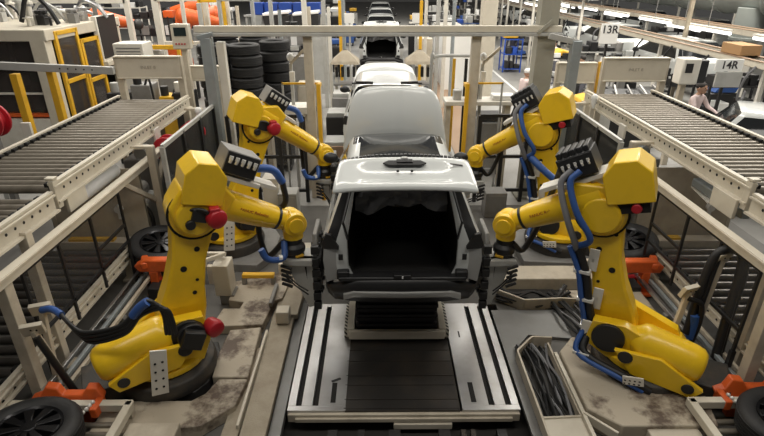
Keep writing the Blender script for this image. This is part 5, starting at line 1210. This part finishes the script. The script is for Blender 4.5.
for i, (x, y, h, w_, m, lab) in enumerate(((-1.65,8.9,.62,.34,'lgray','grey floor cabinet behind the left back robot arm, nearer the car'), (-2.0,9.2,.8,.3,'white_metal','white floor cabinet behind the left back robot arm'), (2.2,9.2,.5,.4,'gray','grey floor cabinet left of the right back robot'), (-1.3,6.95,.3,.4,'beige','beige floor cabinet beside the left back wheel tool'))):
    t = thing('floor_cabinet', lab, 'cabinet', (x,y,-.03)); MB().box((0,0,h/2), (w_,.35,h)).build('body', m, t, bevel=.012); MB().box((0,-.178,h*.55), (w_*.8,.01,h*.7)).build('door', m, t, bevel=.003)
# far end of the hall
wb = MB(); wb.box((2,92,6), (62,.4,12)); struct('wall_far', wb, 'lgray')
for i, (x, y) in enumerate(((-8.6,40),(16,44),(-14,22),(18,26))): 
    mb = MB(); mb.box((0,0,4.5), (.5,.5,9)); struct('column_hall_%d' % i, mb, 'lgray', loc=(x,y,0))
# clutter: hanging tools and parts trolleys at the top of the picture, both sides of the far cars
random.seed(77)
for i in range(16):
    x = random.choice((-3.3,-2.6,-2.0,1.8,2.1))+.2*random.random(); y = 24+i*1.35; h = random.uniform(1.2,2.4); m = random.choice(('dark','white','lgray','blue','black','white_metal'))
    t = thing('parts_trolley', '%s trolley %s of the far cars, %s pair along the line' % ({'dark':'dark','white':'white','lgray':'grey','blue':'blue','black':'black','white_metal':'off white'}[m], 'left' if x < 0 else 'right', (ordw+['twelfth','thirteenth','fourteenth','fifteenth','sixteenth'])[i]), 'trolley', (x,y,-.02), 'trolleys along the far line')
    MB().box((0,0,h*.5), (.6,.7,h*.7)).build('body', m, t, bevel=.03); MB().box((0,0,h), (.5,.5,.2)).build('top_part', random.choice(('white','dark','blue','yellow2')), t, bevel=.03)
    for s in (-.22,.22): MB().box((s,0,h*.1), (.08,.5,h*.2)).build('wheel_frame', 'black', t)

# hoses hanging from the nearest overhead tray
for i in range(12):
    y = 12.4+i*1.9; x = 8.72; dz = random.uniform(.45,.8)
    tag(MB().tube([(0,0,0),(-.12,.1,-dz*.4),(-.1,.2,-dz),(.1,.3,-dz*1.05),(.16,.35,-dz*.8)], .03, 7).build('hanging_hose', random.choice(('black','gray_hose','black')), loc=(x,y,2.22)), 'thin hose hanging from the nearest overhead tray on the right, %s from the near end' % (ordw+['twelfth'])[i], 'hose', 'hoses hanging from the nearest tray')
# clutter under the left header panel
for i, (x, y, w_, h, m) in enumerate(((-6.0,12.4,.5,1.7,'dark'),(-5.4,12.3,.45,1.9,'gray'),(-4.9,12.5,.4,1.6,'yellow2'),(-4.45,12.2,.4,1.75,'dark'))):
    t = thing('drive_unit', '%s drive unit behind the left header panel, %s from the yellow doors' % ({'dark':'dark','gray':'grey','yellow2':'yellow'}[m], ordw[i]), 'machine', (x,y,-.02)); MB().box((0,0,h/2), (w_,.5,h)).build('housing', m, t, bevel=.02)
    MB().cyl((-.1,-.1,h),(-.1,-.1,h+.22),.09,12).build('motor', ('lgray','black','dark','white_metal')[i], t, bevel=.01); MB().tube([(.1,-.2,h),(.25,-.28,h+.15),(.3,-.28,h*.6)],.025,7).build('cable', 'cable', t)

# low pallets and trolleys beside the line, behind the gantry
struct('floor_mat_right', MB().slab([(1.95,12.2),(2.85,12.2),(2.85,26),(1.95,26)], -.02, -.005), 'strip', smooth=0)
for x, y, h, m, lab in ((-1.0,12.2,.55,'strip','brown pallet box left of the line behind the gantry'), (-1.05,13.6,.9,'dark','dark trolley left of the line behind the brown pallet box'), (-1.0,15.0,1.1,'gray','grey trolley left of the line under the left canopy'), (1.25,13.6,.8,'dark','dark trolley right of the line behind the gantry'), (1.2,14.9,1.1,'gray','grey trolley right of the line under the right canopy'), (-2.3,11.9,1.1,'dark','dark box trolley behind the left cream table'), (2.5,11.6,1.3,'gray','grey box trolley behind the right cream table')):
    t = thing('parts_trolley', lab, 'trolley', (x,y,-.02)); MB().box((0,0,h*.55), (.6,.7,h*.8)).build('body', m, t, bevel=.02); MB().box((0,0,h), (.55,.6,.12)).build('top_part', random.choice(('lgray','beige','black')), t, bevel=.02)
    for s in (-.22,.22): MB().box((s,0,h*.08), (.06,.5,h*.16)).build('wheel_frame', 'black', t)

for i, (x, y, w_, d, h, m, n, lab) in enumerate(((12.3,21.6,1.6,.7,1.9,'lgray',4,'grey parts rack below the branch of the big duct'), (12.6,24.5,1.8,.7,1.9,'dark',4,'dark parts rack between the two rows of white car bodies, nearer'), (12.7,31,1.8,.7,1.9,'dark',4,'dark parts rack between the two rows of white car bodies, farther'),
      (8.1,39,1.8,.7,2.0,'dark',4,'dark parts rack far beyond the white parts racks'), (11.1,46,2.0,.8,2.2,'lgray',4,'grey parts rack at the far end of the white car bodies'), (5.9,43,2.0,.8,2.2,'dark',5,'tall dark parts rack at the far end of the aisle'),
      (-8.6,21.4,1.4,.7,2.7,'dark',5,'tall dark parts rack between the orange robots'), (-6.2,22,1.0,.7,2.6,'dark',5,'tall dark parts rack behind the white portal frame'), (-3.2,20.6,1.1,.6,2.3,'dark',4,'dark parts rack below the dark bins'), (3.3,28.6,1.3,.7,2.0,'dark',4,'dark parts rack behind the big white cabinet wall'))):
    rack(lab, x, y, w_, d, h, m, n, ('dark','black','gray','white','blue2' if i in (5,9) else 'lgray','black','orange' if i in (6,7) else 'dark'), 90+i)
